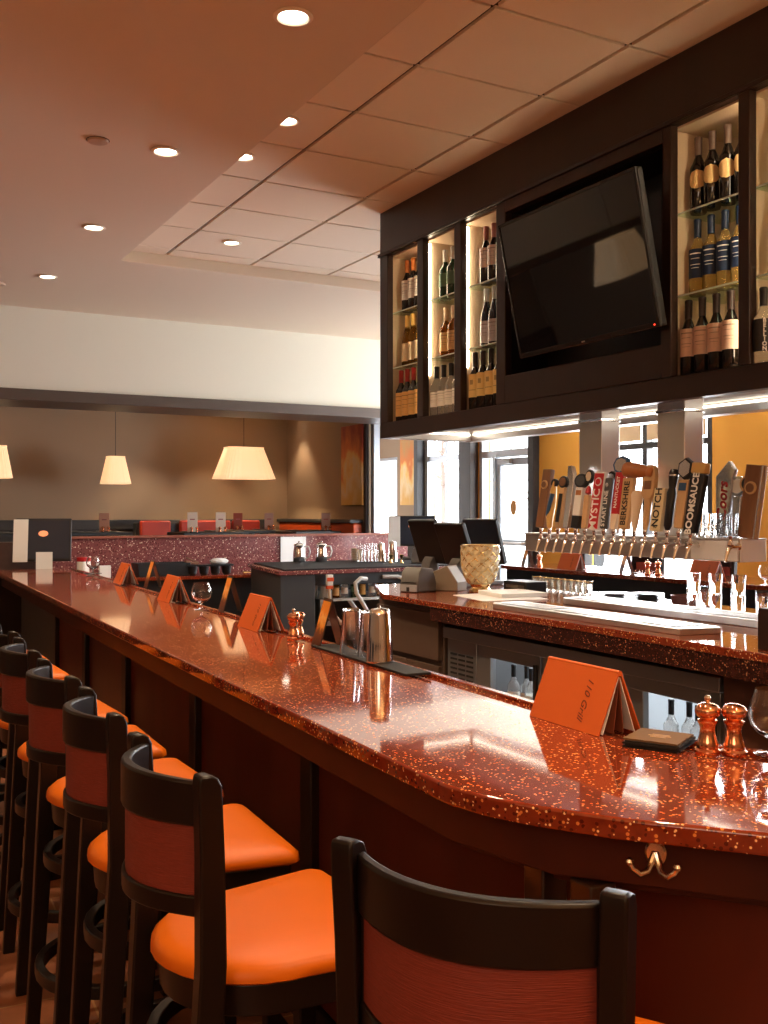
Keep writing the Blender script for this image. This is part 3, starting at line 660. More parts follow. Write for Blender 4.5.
# ================================================================== BEER TAP TOWER
TX, TY, TZ = 3.58, 3.888, 1.380
tw = thing('beer_tap_tower', (TX, TY, TZ), 'stainless beer tap beam hung on two square posts with a row of faucets', 'beer tap tower')
bm_ = MB(); bm_.box(-.075,.075,-.755,.80,0,.095); bm_.build('tap_beam', mat('tap_beam_steel',(.50,.47,.44),.3,.8), tw, bevel=.004)
MB().box(-.084,-.0755,-.750,-.475,.004,.092).box(-.078,.078,-.767,-.756,0,.096).build('end_cover', mat('bright_steel',(.86,.86,.87),.4,.3), tw, bevel=.002)  # whitened base stands in for the window reflected in this panel
MB().box(-.085,.085,-.765,.81,.095,.103).build('beam_top', STEEL, tw, bevel=.002)
for yy in (.325, -.263):
    pm = MB(); pm.box(-.0,.126,yy-.09,yy+.09,.103,.778); pm.build('post', STEEL, tw, bevel=.004)
    MB().box(-.006,.132,yy-.096,yy+.096,.700,.715).build('post_band', CHROME, tw, bevel=.002)
tapy = [4.474 - .0735*i for i in range(16)]
def faucet(y):
    m = MB(); yy = y-TY
    m.lathe([(.018,0),(.020,.004),(.012,.010),(.011,.045)],14,T(-.075,yy,.068,ry=R(-90)))
    m.tube([(-.100,yy,.068),(-.122,yy,.070),(-.136,yy,.060),(-.148,yy,.034),(-.158,yy,.002)],.010,12,rs=[.011,.012,.010,.0075,.0065])
    m.lathe([(.013,0),(.015,.006),(.010,.02),(.007,.03),(.009,.040),(.011,.044)],14,T(-.126,yy,.070))
    return m.build('faucet', CHROME, tw)
for y in tapy: faucet(y)
faucet(3.14)
# tap handles: each is a thing of its own screwed on a faucet
def handle(name_mat, y, label, build, x=-.128, z=.112, lean=7, roll=0):
    t = thing('tap_handle', (TX + x, y, TZ + z + .0015), label, 'beer tap handle', 0, 'beer tap handles on the tap beam')
    t.rotation_euler = (R(roll), R(lean), 0); t.scale = (1, 1.14, 1.03)
    MB().lathe([(.008,0),(.010,.003),(.010,.018),(.007,.026)],12).build('ferrule', CHROME, t)
    build(t); return t
def plank(t, w, th, h0, h1, m, top=None, taper=0, bev=.004):
    mb = MB(); a = w/2; b = w/2+taper
    mb.loft([[(-th/2,-a,h0),(th/2,-a,h0),(th/2,a,h0),(-th/2,a,h0)],[(-th/2,-b,h1),(th/2,-b,h1),(th/2,b,h1),(-th/2,b,h1)]])
    return mb.build('handle_body', m, t, bevel=bev)
def disc(t, r, z, m, x=0, th=.018, name='badge', y=0, sy=1, n=28, inner=None):
    o = MB().lathe([(0,-th/2),(r*.94,-th/2),(r,-th/2+.002),(r,th/2-.002),(r*.94,th/2),(0,th/2)], n, T(x,y,z,ry=R(90)) @ Matrix.Scale(sy,4,(0,1,0))).build(name, m, t)
    if inner: MB().lathe([(0,0),(r*.7,0),(r*.7,.002),(0,.002)], n, T(x-th/2-.002,y,z,ry=R(90)) @ Matrix.Scale(sy,4,(0,1,0))).build('badge_face', inner, o)
    return o
def vtext(t, s, size, z, m, x, **k): return lettering('lettering', s, size, frame3((x, 0, z), (0,0,1), (0,1,0)), m, t, **k)
def htext(t, s, size, z, m, x, **k): return lettering('lettering', s, size, frame3((x, 0, z), (0,-1,0), (0,0,1)), m, t, **k)
HW = mat('handle_walnut',(.20,.09,.04),.45,noise=.5,nscale=20,stretch=(1,1,.1)); HT = mat('handle_tan',(.58,.36,.17),.5,noise=.2,nscale=20,stretch=(1,1,.1)); HP = mat('handle_pale',(.78,.62,.45),.45)
HBK = mat('handle_black',(.015,.015,.017),.3); HRD = mat('handle_red',(.50,.02,.025),.35); HWH = mat('handle_white',(.82,.80,.76),.4); HGR = mat('handle_slate',(.07,.075,.08),.4)
HGO = mat('handle_gold',(.70,.45,.15),.35,.3); HSI = mat('handle_silver',(.62,.62,.63),.25,.8); HOR = mat('handle_turned_orange',(.45,.16,.05),.3,noise=.3); HBL = mat('handle_blue',(.03,.09,.20),.4)
def b0(t): plank(t,.062,.030,.02,.335,HW); disc(t,.024,.25,HT,-.018,.008,inner=HW)
def b1(t):
    m = MB(); m.tube([(0,0,.02),(-.004,.004,.08),(.004,-.004,.15),(0,.004,.21),(0,0,.27)],.012,12,rs=[.014,.020,.013,.019,.009]); m.build('handle_body', HGO, t)
    m = MB(); m.tube([(-.012,.012,.08),(-.02,0,.14),(-.016,-.010,.20)],.008,10,rs=[.012,.010,.012]); m.build('handle_band', HBL, t); disc(t,.022,.26,HBK)
def b2(t): plank(t,.034,.026,.02,.27,HT); MB().box(-.016,-.0135,-.012,.012,.05,.20).build('handle_inlay',HBK,t); disc(t,.032,.262,HBK,-.004,.022,inner=HW)
def b3(t):
    m = MB(); m.loft([[(-.014+dx,-w,z),(.014+dx,-w,z),(.014+dx,w,z),(-.014+dx,w,z)] for dx,w,z in ((0,.018,.02),(.006,.020,.12),(.010,.022,.24),(.004,.020,.31),(-.004,.012,.345))]); m.build('handle_body', HSI, t, bevel=.003)
def b4(t):
    plank(t,.052,.028,.085,.23,HWH); MB().box(-.014,.014,-.026,.026,.02,.085).build('handle_base',HBK,t,bevel=.003); disc(t,.036,.265,HBK,0,.024,sy=1.25,inner=HGR)
    MB().box(-.0155,-.014,-.018,.018,.19,.215).build('badge_print', HOR, t)
def b5(t): plank(t,.034,.026,.02,.19,HT); MB().lathe([(.0,0),(.016,.01),(.014,.03),(.006,.045),(0,.05)],12,T(0,0,.19)).build('handle_knob',HRD,t); disc(t,.034,.285,HBK,0,.02,sy=.75,inner=HP); vtext(t,'ALE HOUSE',.024,.10,TEXTK,-.0145) if False else None
def b6(t): o=plank(t,.072,.026,.012,.305,HWH); MB().box(-.0148,-.0130,-.031,.031,.02,.297).build('handle_panel',HRD,t); vtext(t,'MYSTIC',.062,.115,TEXTW,-.0158,bold=.0010); disc(t,.022,.255,HWH,-.012,.010,inner=HRD)
def b7(t): plank(t,.046,.024,.02,.275,HGR,bev=.008); vtext(t,'START LINE',.034,.120,TEXTW,-.0132,bold=.0005); disc(t,.015,.238,HGR,-.010,.010,inner=HSI)
def b8(t):
    plank(t,.044,.024,.09,.30,HRD,taper=.004); MB().loft([[(-.012,-.012,.02),(.012,-.012,.02),(.012,.012,.02),(-.012,.012,.02)],[(-.012,-.022,.095),(.012,-.022,.095),(.012,.022,.095),(-.012,.022,.095)]]).build('handle_neck',HP,t)
    vtext(t,'NANTUCKET',.026,.20,TEXTW,-.0135,bold=.0004); m=MB(); m.lathe([(0,-.011),(.044,-.011),(.047,0),(.044,.011),(0,.011)],8,T(0,0,.335,ry=R(90)) @ Matrix.Scale(1.15,4,(0,1,0))); m.build('badge',HBL,t); MB().lathe([(0,0),(.034,0),(.034,.002),(0,.002)],8,T(-.013,0,.335,ry=R(90))@ Matrix.Scale(1.15,4,(0,1,0))).build('badge_face',HSI,t)
def b9(t): plank(t,.060,.026,.02,.27,HT,taper=.005,bev=.006); vtext(t,'BERKSHIRE',.044,.145,TEXTK,-.0142,bold=.0008)
def b10(t): MB().lathe([(.010,.02),(.016,.05),(.020,.10),(.027,.16),(.030,.185),(.024,.20),(.012,.208),(0,.21)],20).build('handle_body',HP,t)
def b11(t):
    MB().lathe([(.010,.02),(.015,.06),(.016,.14),(.020,.17)],16).build('handle_neck',HT,t)
    m=MB(); m.loft([[(-.014,-a,z),(.014,-a,z),(.014,a,z),(-.014,a,z)] for a,z in ((.020,.165),(.036,.19),(.036,.27),(.030,.305),(.018,.325))]); m.build('handle_body',HT,t,bevel=.004)
    m=MB(); m.lathe([(.016,-.085),(.036,-.08),(.040,-.06),(.036,-.045),(.038,-.03),(.034,.0),(.030,.03),(.024,.05),(.022,.058),(.026,.065),(.026,.08),(.018,.088)],20,T(-.006,.065,.300,rx=R(97))); m.build('turned_barrel',HOR,t)
    MB().box(-.0155,-.014,-.02,.02,.21,.25).build('handle_inlay',HW,t)
def b12(t): plank(t,.062,.024,.015,.215,mat('handle_cream',(.72,.58,.34),.5),bev=.003); vtext(t,'NOTCH',.050,.125,TEXTK,-.0132,bold=.001); htext(t,'40',.022,.035,TEXTK,-.0132)
def b13(t): MB().lathe([(.010,.02),(.018,.04),(.020,.14),(.022,.19),(.015,.215),(.017,.225),(.021,.26),(.022,.285),(.016,.30),(0,.303)],20).build('handle_body',HBK,t); MB().lathe([(.0223,.268),(.0226,.272),(.0223,.276)],20,cap=False).build('handle_band',HSI,t)
def b14(t):
    plank(t,.046,.026,.03,.25,HT,taper=.004); m=MB(); m.lathe([(0,-.016),(.040,-.016),(.044,0),(.040,.016),(0,.016)],6,T(0,0,.30,ry=R(90),rz=0)@Matrix.Scale(1.2,4,(1,0,0))); o=m.build('badge',HBK,t)
    MB().lathe([(0,0),(.033,0),(.033,.002),(0,.002)],6,T(-.018,0,.30,ry=R(90))@Matrix.Scale(1.2,4,(1,0,0))).build('badge_face',HSI,o); MB().box(-.0160,-.0135,-.019,.019,.20,.235).build('handle_inlay',HBL,t)
def b15(t): plank(t,.062,.034,.01,.275,HBK,taper=.008,bev=.006); MB().box(-.019,.019,-.037,.037,.275,.325).build('handle_top',HGO,t,bevel=.006); vtext(t,'BOOMSAUCE',.046,.140,TEXTW,-.0185,bold=.0012)
specs = [(b0,'dark wooden plank handle with round emblem, leftmost tap handle'),(b1,'slim gold and blue figure handle, second from the left'),(b2,'tan slat handle with round black disc on top'),
 (b3,'tall curved silver-grey tap handle'),(b4,'white tap handle with black base and black oval badge'),(b5,'narrow tan tap handle with red knob and oval emblem'),
 (b6,'red and white tap handle lettered MYSTIC'),(b7,'slate grey tap handle lettered START LINE'),(b8,'red tap handle with pale neck and blue badge on top'),
 (b9,'tan tap handle lettered BERKSHIRE'),(b10,'short pale turned-wood tap handle'),(b11,'wooden paddle tap handle with a turned barrel lying across its top'),
 (b12,'short cream tap handle lettered NOTCH'),(b13,'black turned tap handle with thin silver band'),(b14,'tan tap handle with black hexagonal badge'),(b15,'black tap handle lettered BOOMSAUCE with gold top')]
for i, (bf, lb) in enumerate(specs): handle(None, tapy[i], lb, bf, lean=8, roll=(2,1,3,-2,2,-1,2,1,2,1,-1,0,2,1,2,4)[i])
# handles of the far side and the end of the beam
def c0(t): 
    m=MB(); m.loft([[(-.013,-a,z),(.013,-a,z),(.013,a,z),(-.013,a,z)] for a,z in ((.030,.03),(.044,.27))]+[[(-.013,-.052,.30),(.013,-.052,.30),(.013,-.02,.34),(-.013,-.02,.34)]]); m.build('handle_body',HSI,t,bevel=.004); vtext(t,'Coors',.066,.16,TEXTR,-.0142,shear=.25,bold=.0012)
def c1(t): plank(t,.040,.026,.02,.18,HSI); disc(t,.045,.225,HSI,0,.022,inner=HWH)
def c2(t): MB().lathe([(.010,.02),(.018,.05),(.020,.12),(.012,.135),(.016,.15),(.010,.18),(.010,.20)],16).build('handle_body',HGR,t); disc(t,.040,.235,HT,0,.022,inner=HBK)
def c3(t): plank(t,.075,.030,.0,.315,HW,bev=.003); MB().box(-.0150,.0150,-.046,-.038,.0,.315).build('handle_edge',HSI,t,bevel=.001); disc(t,.028,.215,HT,-.017,.008,inner=HW)
handle(None,3.33,'silver tap handle lettered Coors in red script behind the small glasses',c0,x=.035,z=.1035,lean=4)
handle(None,3.26,'round silver-faced tap handle behind the small glasses',c1,x=.045,z=.1035,lean=4)
handle(None,3.19,'dark tap handle with a tan ring badge, right of the small glasses',c2,x=.03,z=.1035,lean=4)
handle(None,3.145,'tall dark wooden plank tap handle with round emblem, rightmost of all',c3,x=-.02,z=.1035,lean=4,roll=6)
def badge_handle(y,x,h,lb):
    def bb(t): MB().lathe([(.009,.02),(.014,.06),(.010,.15),(.010,h-.03)],14).build('handle_body',HBK,t); disc(t,.036,h,HBK,0,.022,n=8,inner=HSI)
    handle(None,y,lb,bb,x=x,z=.1035,lean=-2)
badge_handle(4.09,.06,.285,'round black and silver badge handle on the far side, behind the START LINE handle')
badge_handle(3.79,.06,.29,'dark badge handle on the far side, behind the wooden paddle')
# row of small tasting glasses standing on the beam
def tumbler(r0, r1, h, th=.003, m=GLASS):
    return MB().lathe([(0,0),(r0,0),(r0+.001,.002),(r1,h),(r1-th,h),(r0-th,.010),(0,.008)],20), m
def small_glass(loc, r0, r1, h, lb, grp, cat='glass', name='tasting_glass', flip=False):
    mb, m = tumbler(r0, r1, h); o = mb.build(name, m, smooth=50); o.location = loc
    if flip: o.rotation_euler = (R(180), 0, 0); o.location = (loc[0], loc[1], loc[2]+h)
    return tag(o, lb, cat, grp)
g0 = None
for r in range(2):
    for i in range(6):
        pos = (3.535 + .055*r - .012, 3.428 - .0475*i, TZ+.1035)
        lb = 'small tasting glass on the tap beam, %s row, %s' % (('front','back')[r], ('leftmost','second from left','third from left','third from right','second from right','rightmost')[i])
        if g0 is None: g0 = small_glass(pos, .017, .0215, .11, lb, 'tasting glasses on the tap beam')
        else: o = g0.copy(); col.objects.link(o); o.location = pos; o['label'] = lb

# ================================================================== ISLAND
isl = thing('island_counter', (3.7, 4.5, 0), 'bartender island with red speckled top and brown cabinet doors under the overhead cabinet', 'counter')
ip = [(3.16, 5.75), (3.30, 6.06), (3.5, 6.5), (4.5, 6.6), (4.45, 1.7), (3.05, 1.7), (3.075, 2.62), (3.125, 3.56)]
MB().prism([(x-3.7,y-4.5) for x,y in ip], 1.035, 1.07).build('countertop', COUNTER, isl, bevel=.005, seg=3)
fa = MB(); fa.prism([(x-3.7,y-4.5) for x,y in [(3.17,5.16),(3.135,3.56),(3.085,2.62),(3.065,1.75),(3.10,1.75),(3.165,5.16)]], .955, 1.035) if False else None
pts = [(3.160,5.16),(3.130,3.56),(3.080,2.62),(3.056,1.72)]
fa = MB(); n = 4
fa.add([(x-3.7,y-4.5,z) for z in (.955,1.036) for x,y in pts]+[(x+.035-3.7,y-4.5,z) for z in (.955,1.036) for x,y in pts],
       [f for i in range(3) for f in ((i,i+1,n+i+1,n+i),(2*n+i,3*n+i,3*n+i+1,2*n+i+1),(i,2*n+i,2*n+i+1,i+1),(n+i,n+i+1,3*n+i+1,3*n+i))]+[(0,n,3*n,2*n),(n-1,3*n-1,4*n-1,2*n-1)])
fa.build('fascia', terrazzo('dark_fascia_terrazzo', (.040,.012,.008), [((.42,.20,.10), 130, .10), ((.16,.05,.03), 180, .15)], rough=.12), isl)
cb = MB(); cb.box(3.27-3.7,4.4-3.7,5.18-4.5,6.0-4.5,.0,1.035); cb.build('cabinet_body', CABB, isl, bevel=.004)
MB().box(3.24-3.7,3.268-3.7,5.20-4.5,5.98-4.5,.70,.985).build('drawer_front', mat('drawer_brown',(.085,.055,.040),.4,noise=.1), isl, bevel=.003)
for k, (a, b) in enumerate(((5.20,5.585),(5.595,5.98))):
    d = MB().box(3.24-3.7,3.268-3.7,a-4.5,b-4.5,.12,.665).build('door', mat('drawer_brown',(.085,.055,.040),.4), isl, bevel=.003)
    yy = (b-.06 if k == 0 else a+.06)-4.5
    MB().tube([(-.46,yy,.62),(-.49,yy,.615),(-.492,yy,.55),(-.46,yy,.54)],.006,10).build('handle', NICKEL, d)
MB().box(3.255-3.7,3.285-3.7,1.72-4.5,2.995-4.5,.05,.955).build('side_panel', mat('reddish_brown_panel',(.085,.035,.022),.4,noise=.1), isl, bevel=.003)
MB().box(4.36-3.7,4.42-3.7,1.72-4.5,5.18-4.5,0,1.035).build('back_panel', WOOD, isl, bevel=.003)
# low shelf ledge behind: step at back of counter
# refrigerator
fr = thing('bar_refrigerator', (3.27, 4.075, 0), 'stainless undercounter refrigerator with louvred end and glass doors beneath the island', 'refrigerator')
FX=3.27; FY=4.075
def FB(mb,x0,x1,y0,y1,z0,z1): return mb.box(x0-FX,x1-FX,y0-FY,y1-FY,z0,z1)
m=MB(); FB(m,3.24,4.0,3.005,5.145,.85,.915); m.build('worktop', mat('fridge_steel',(.27,.27,.27),.3,.7,bump=.1,bscale=60,stretch=(1,.1,1)), fr, bevel=.004)
m=MB(); FB(m,3.30,4.0,3.005,3.03,.10,.85); FB(m,3.30,4.0,5.12,5.145,.10,.85); FB(m,3.94,4.0,3.03,5.12,.10,.85); FB(m,3.30,3.94,3.03,5.12,.10,.13); FB(m,3.30,3.94,4.815,4.83,.13,.85); m.build('cabinet_shell', STEELD, fr, bevel=.003)
m=MB(); FB(m,3.27,3.30,4.835,5.14,.10,.845)
m.build('louvre_panel', mat('fridge_steel',(.27,.27,.27),.3,.7), fr, bevel=.003)
m=MB()
for k in range(22):
    z=.76-.028*k
    for (a,b) in ((4.865,4.935),(4.95,5.02),(5.035,5.105)): FB(m,3.2665,3.2705,a,b,z-.007,z+.005)
m.build('louvre_slots', BLACKM, fr, smooth=0)
FS=mat('fridge_steel',(.27,.27,.27),.3,.7)
liner=mat('fridge_liner',(.55,.58,.60),.4)
m=MB(); FB(m,3.92,3.938,3.035,4.81,.135,.845); FB(m,3.33,3.92,3.035,4.81,.132,.14); m.build('liner', liner, fr, smooth=0)
dd=[(4.235,4.815),(3.62,4.22),(3.02,3.605)]
for (a,b) in dd:
    m=MB(); FB(m,3.262,3.30,a,b,.785,.845); FB(m,3.262,3.30,a,b,.10,.18); FB(m,3.262,3.30,a,a+.06,.18,.785); FB(m,3.262,3.30,b-.13,b,.18,.785)
    d=m.build('door', FS, fr, bevel=.004)
    m=MB(); FB(m,3.268,3.274,a+.05,b-.12,.17,.79); m.build('door_glass', PANE, d, smooth=0)
    m=MB(); FB(m,3.245,3.262,a+.015,a+.04,.60,.80); m.build('handle', BLACK, d, bevel=.003)
    for z in (.45,):
        m=MB()
        for j in range(7): FB(m,3.36+.08*j,3.365+.08*j,a+.02,b-.02,z,z+.005)
        for j in range(2): FB(m,3.34,3.90,a+.02+j*(b-a-.045),a+.025+j*(b-a-.045),z-.005,z)
        m.build('wire_shelf', STEEL, fr)
l=bpy.data.lights.new('refrigerator_lamp','AREA'); l.shape='RECTANGLE'; l.size=.4; l.size_y=1.7; l.energy=10; l.color=(.85,.93,1)
o=bpy.data.objects.new('refrigerator_lamp',l); o.location=(.33,-.15,.82); o.parent=fr; col.objects.link(o)
# bottles and glasses inside the refrigerator (seen through its doors)
k0=protos['vodka']; cnt=0
for (a,b) in (dd[0],dd[2]):
    for i in range(5):
        for zz in (.457,.142):
            o=copy_tree(k0); o.location=(3.40+.03*(i%2), a+.09+i*.082, zz); o.scale=(.85,.85,.9)
            o['label']='clear bottle inside the refrigerator, %s shelf behind the %s glass door, %s from the right'%('upper' if zz>.3 else 'lower','left' if b>4 else 'right',['first','second','third','fourth','fifth'][i]); o['group']='bottles in the refrigerator behind the %s door'%('left' if b>4 else 'right')

# drip trays
def drip(x0,x1,ya,yb,h,lb,z=1.0705):
    t=thing('drip_tray',((x0+x1)/2,(ya+yb)/2,z),lb,'drip tray'); w=(x1-x0)/2; l_=(yb-ya)/2
    m=MB(); m.prism([(-w,-l_),(w-.03,-l_-.05),(w,-l_+.0),(w,l_),(w-.04,l_+.03),(-w+.03,l_+.03),(-w,l_-.02)],0,h); m.build('tray',STEEL,t,bevel=.003)
    for k,(p,q) in enumerate(((-.93,-.35),(-.28,.28),(.35,.93))):
        m=MB(); m.box(-w+.03,w-.05,l_*p,l_*q,h+.0005,h+.002)
        g=m.build('grate',mat('grate_dark',(.28,.29,.31),.35,.9),t)
        m=MB()
        for j in range(8): m.box(-w+.035+j*(2*w-.09)/7.5,-w+.042+j*(2*w-.09)/7.5,l_*p+.01,l_*q-.01,h+.002,h+.0045)
        m.build('grate_bars',STEEL,g)
drip(3.21,3.44,3.20,4.60,.028,'long stainless drip tray on the island, nearer one with dark grates')
drip(3.72,3.98,3.20,4.62,.035,'long stainless drip tray on the island, farther one')

# vase with diamond pattern
vs=thing('vase',(3.79,5.56,1.0705),'gold and clear diamond-cut glass vase on the island','vase')
vg=mat('gold_cut_glass',(.95,.80,.52),.08,trans=.55,ior=1.4)
m=MB(); n=24; prof=[(.066,.055),(.085,.07),(.103,.11),(.116,.16),(.121,.21),(.122,.27),(.122,.31)]
rings=[]
for k in range(25):
    z=.055+.255*k/24; 
    r=next(((r0+(r1-r0)*(z-z0)/(z1-z0)) for (r0,z0),(r1,z1) in zip(prof[:-1],prof[1:]) if z0-1e-6<=z<=z1+1e-6),.122)
    ring=[]
    for i in range(72):
        a=2*math.pi*i/72; u=(a*9/math.pi/2+z*14); v=(a*9/math.pi/2-z*14)
        d=min(abs(u-round(u)),abs(v-round(v)))
        ring.append(((r+.010*(.25-d)*4 if d<.25 else r)*math.cos(a),(r+.010*(.25-d)*4 if d<.25 else r)*math.sin(a),z))
    rings.append(ring)
inner=[[(x*.93,y*.93,z) for x,y,z in rg] for rg in rings[::-1][:1]]+[[(.11*math.cos(2*math.pi*i/72),.11*math.sin(2*math.pi*i/72),.2) for i in range(72)],[(.06*math.cos(2*math.pi*i/72),.06*math.sin(2*math.pi*i/72),.065) for i in range(72)]]
m.loft(rings+inner); m.build('vase_bowl',vg,vs,smooth=20)
MB().lathe([(.070,0),(.074,.004),(.072,.018),(.062,.026),(.058,.034),(.064,.046),(.068,.055),(0,.055)],32).build('vase_foot',BRASS,vs)
def vr(z): return next(((r0+(r1-r0)*(z-z0)/(z1-z0)) for (r0,z0),(r1,z1) in zip(prof[:-1],prof[1:]) if z0-1e-6<=z<=z1+1e-6),.122)
lat=MB()
for sgn in (-1,1):
    for k in range(9):
        lat.tube([((vr(.055+.245*q/14)+.0035)*math.cos(2*math.pi*(k/9+sgn*.40*q/14)),(vr(.055+.245*q/14)+.0035)*math.sin(2*math.pi*(k/9+sgn*.40*q/14)),.055+.245*q/14) for q in range(15)],.0022,6)
lat.build('gold_lattice',BRASS,vs)
MB().lathe([(.1215,.300),(.1245,.303),(.1245,.312),(.120,.314),(.113,.311)],32,cap=False).build('vase_rim',BRASS,vs)
pp=thing('paper_sheet',(3.72,5.18,1.0705),'white sheets of paper lying on the island beside the vase','paper')
MB().prism([(-.30,-.20),(.12,-.28),(.20,.0),(.14,.30),(-.22,.26)],0,.002).build('sheet',WHITE,pp,smooth=0)
MB().prism([(-.10,-.10),(.22,-.14),(.26,.20),(-.04,.24)],.0025,.028).build('paper_stack',WHITE,pp,bevel=.001)

# receipt printer and POS terminals at the island's left end
def printer(loc,rz,lb,m=GREYP):
    t=thing('receipt_printer',loc,lb,'printer',rz)
    mb=MB(); mb.prism([(-.10,0),(.10,0),(.10,.05),(.085,.10),(.06,.155),(-.05,.165),(-.085,.13),(-.10,.06)],-.075,.075,T(rx=R(90))); mb.build('printer_body',m,t,bevel=.008)
    MB().box(-.11,-.098,-.07,.07,.005,.05).build('front_band',mat('pale_grey_plastic',(.30,.31,.33),.4),t,bevel=.002)
    MB().box(-.113,-.11,-.012,.012,.008,.035).build('socket',BLACK,t)
    MB().box(-.104,-.075,-.06,.06,.062,.068).build('paper_slot',BLACK,t)
    return t
printer((3.46,5.80,1.0705),R(20),'grey receipt printer at the left end of the island')
def terminal(loc,rz,lb,w=.36,h=.28,front=False,logo=True,tilt=18):
    t=thing('touchscreen_terminal',loc,lb,'computer terminal',rz)
    MB().box(-.09,.09,-.11,.11,0,.03).build('base',GREYP,t,bevel=.008)
    MB().prism([(-.07,.03),(.05,.03),(.03,.16),(-.0,.20),(-.04,.19)],-.05,.05,T(rx=R(90))).build('stand',GREYP,t,bevel=.006)
    S=T(-.03,0,.20,ry=R(tilt))
    MB().box(-.02,.018,-w/2,w/2,-.05,h-.05,S).build('housing',BLACK,t,bevel=.008)
    MB().box(-.0215,-.020,-w/2+.02,w/2-.02,-.03,h-.07,S).build('screen',mat('dark_screen',(.035,.040,.055),.15),t,smooth=0)
    if logo:
        lm=MB(); lm.lathe([(0,0),(.045,0),(.045,.001),(0,.001)],24,S@T(-.0220,0,h*.50,ry=R(90))@Matrix.Scale(.55,4,(1,0,0))); lm.build('screen_logo',mat('orange_logo',(.85,.25,.10),.5,emit=(1,.35,.15),es=.7),t,smooth=0)
    return t
terminal((3.92,6.42,1.0705),R(188),'black touchscreen terminal seen from behind, left one on the island',.31,.34,tilt=20)
terminal((3.94,6.08,1.0705),R(188),'black touchscreen terminal seen from behind, middle one behind the vase',.31,.32,tilt=22)
terminal((4.24,6.16,1.0705),R(188),'black touchscreen terminal partly hidden behind the vase, right one',.36,.34,tilt=16)
MB_=MB().box(-.07,.07,-.10,.10,0,.16); cr=thing('card_box',(3.70,5.80,1.0705),'brown sloped card box between printer and vase','box')  # separate sloped base block for the second terminal
MB().prism([(-.10,0),(.10,0),(.10,.06),(.02,.17),(-.10,.12)],-.07,.07,T(rx=R(90),rz=R(-60))).build('box_body',mat('taupe_plastic',(.22,.17,.12),.45),cr,bevel=.005)
# radio-like box right of vase
rb=thing('card_reader',(4.05,5.42,1.0705),'low black device box right of the vase','device')
MB().box(-.08,.08,-.13,.13,0,.075).build('case',BLACK,rb,bevel=.005)
MB().box(-.0815,-.080,-.10,.10,.03,.05).build('front_panel',STEELD,rb)

# upside-down cups and stacked glasses at the island's rear
g1=None
for i in range(9):
    pos=(4.30-.004*i,5.62-.072*i,1.0705)
    lb='gold-rimmed small glass lined up on the rear of the island, %s'%(['first from the left','second','third','fourth','fifth','sixth','seventh','eighth','rightmost'][i])
    if g1 is None:
        g1=thing('rocks_glass',pos,lb,'glass',0,'gold-rimmed glasses in a line on the island')
        MB().lathe([(0,0),(.026,0),(.028,.003),(.031,.085),(.0285,.085),(.025,.010),(0,.008)],20).build('bowl',mat('smoky_glass',(.80,.78,.72),.03,trans=.8),g1,smooth=50)
        MB().lathe([(.0312,.080),(.0318,.083),(.0312,.0865),(.0285,.0865)],20,cap=False).build('rim',BRASS,g1)
    else: o=copy_tree(g1); o.location=pos; o['label']=lb
# tumblers stacked two high
gt=None; k=0
names=['front left','front right','rear left','rear right']
for sx,sy,lv,nm in [(4.14,4.02,2,'tall stack at the left'),(4.22,3.94,2,'tall stack second from the left'),(4.30,4.10,1,'single glass at the rear left'),(4.30,3.86,1,'single glass third from the left'),(4.22,3.78,2,'short stack in the middle'),(4.33,3.72,1,'single glass right of the middle stack'),(4.36,3.62,1,'rightmost single glass'),(4.38,3.54,1,'last glass beside the bent hose')]:
    for q in range(lv):
        pos=(sx,sy,1.0705+.082*q); lb='clear tumbler at the rear of the island, %s%s'%(nm,', lower one' if (lv==2 and q==0) else (', upper one' if lv==2 else ''))
        if gt is None:
            gt=tag(tumbler(.031,.038,.115)[0].build('tumbler',GLASS,smooth=50),lb,'glass','clear tumblers at the rear of the island'); gt.location=pos
        else: o=gt.copy(); col.objects.link(o); o.location=pos; o['label']=lb
# stacks of plates
pl=None
for (x,y,nn,w) in ((4.20,4.72,4,'left'),(4.26,4.50,5,'right')):
    for q in range(nn):
        pos=(x,y,1.0705+.0095*q); lb='dark grey plate in the %s stack on the island, number %s from the bottom'%(w,['one','two','three','four','five'][q])
        if pl is None:
            pl=tag(MB().lathe([(0,0),(.055,0),(.075,.006),(.098,.010),(.100,.012),(.096,.012),(.070,.009),(0,.005)],32).build('plate',mat('grey_ceramic',(.16,.15,.15),.3)),lb,'plate','plates stacked on the island'); pl.location=pos
        else: o=pl.copy(); col.objects.link(o); o.location=pos; o['label']=lb
rd=thing('ramekin',(4.33,4.27,1.0705),'reddish brown round dish right of the plate stacks','dish')
MB().lathe([(0,0),(.07,0),(.078,.01),(.080,.05),(.076,.052),(.070,.012),(0,.010)],28).build('dish_body',mat('brown_ceramic',(.16,.04,.025),.3),rd)
# napkin caddy box with amber bottle at the frame's right edge
nc=thing('caddy_box',(3.22,2.66,1.0705),'dark brown square caddy box at the right edge of the island','box')
MB().box(-.07,.07,-.10,.07,0,.16).build('box_body',CABW,nc,bevel=.003)
hb=thing('sauce_bottle',(3.24,2.63,1.2315),'amber bottle with red cap standing on the caddy box','bottle')
MB().lathe([(.030,0),(.036,.005),(.038,.04),(.036,.09),(.024,.12),(.018,.13)],20).build('bottle_body',mat('amber_plastic',(.75,.28,.03),.15,trans=.4),hb)
MB().lathe([(.022,.128),(.024,.13),(.020,.155),(.010,.165),(0,.167)],16).build('cap',HRD,hb)
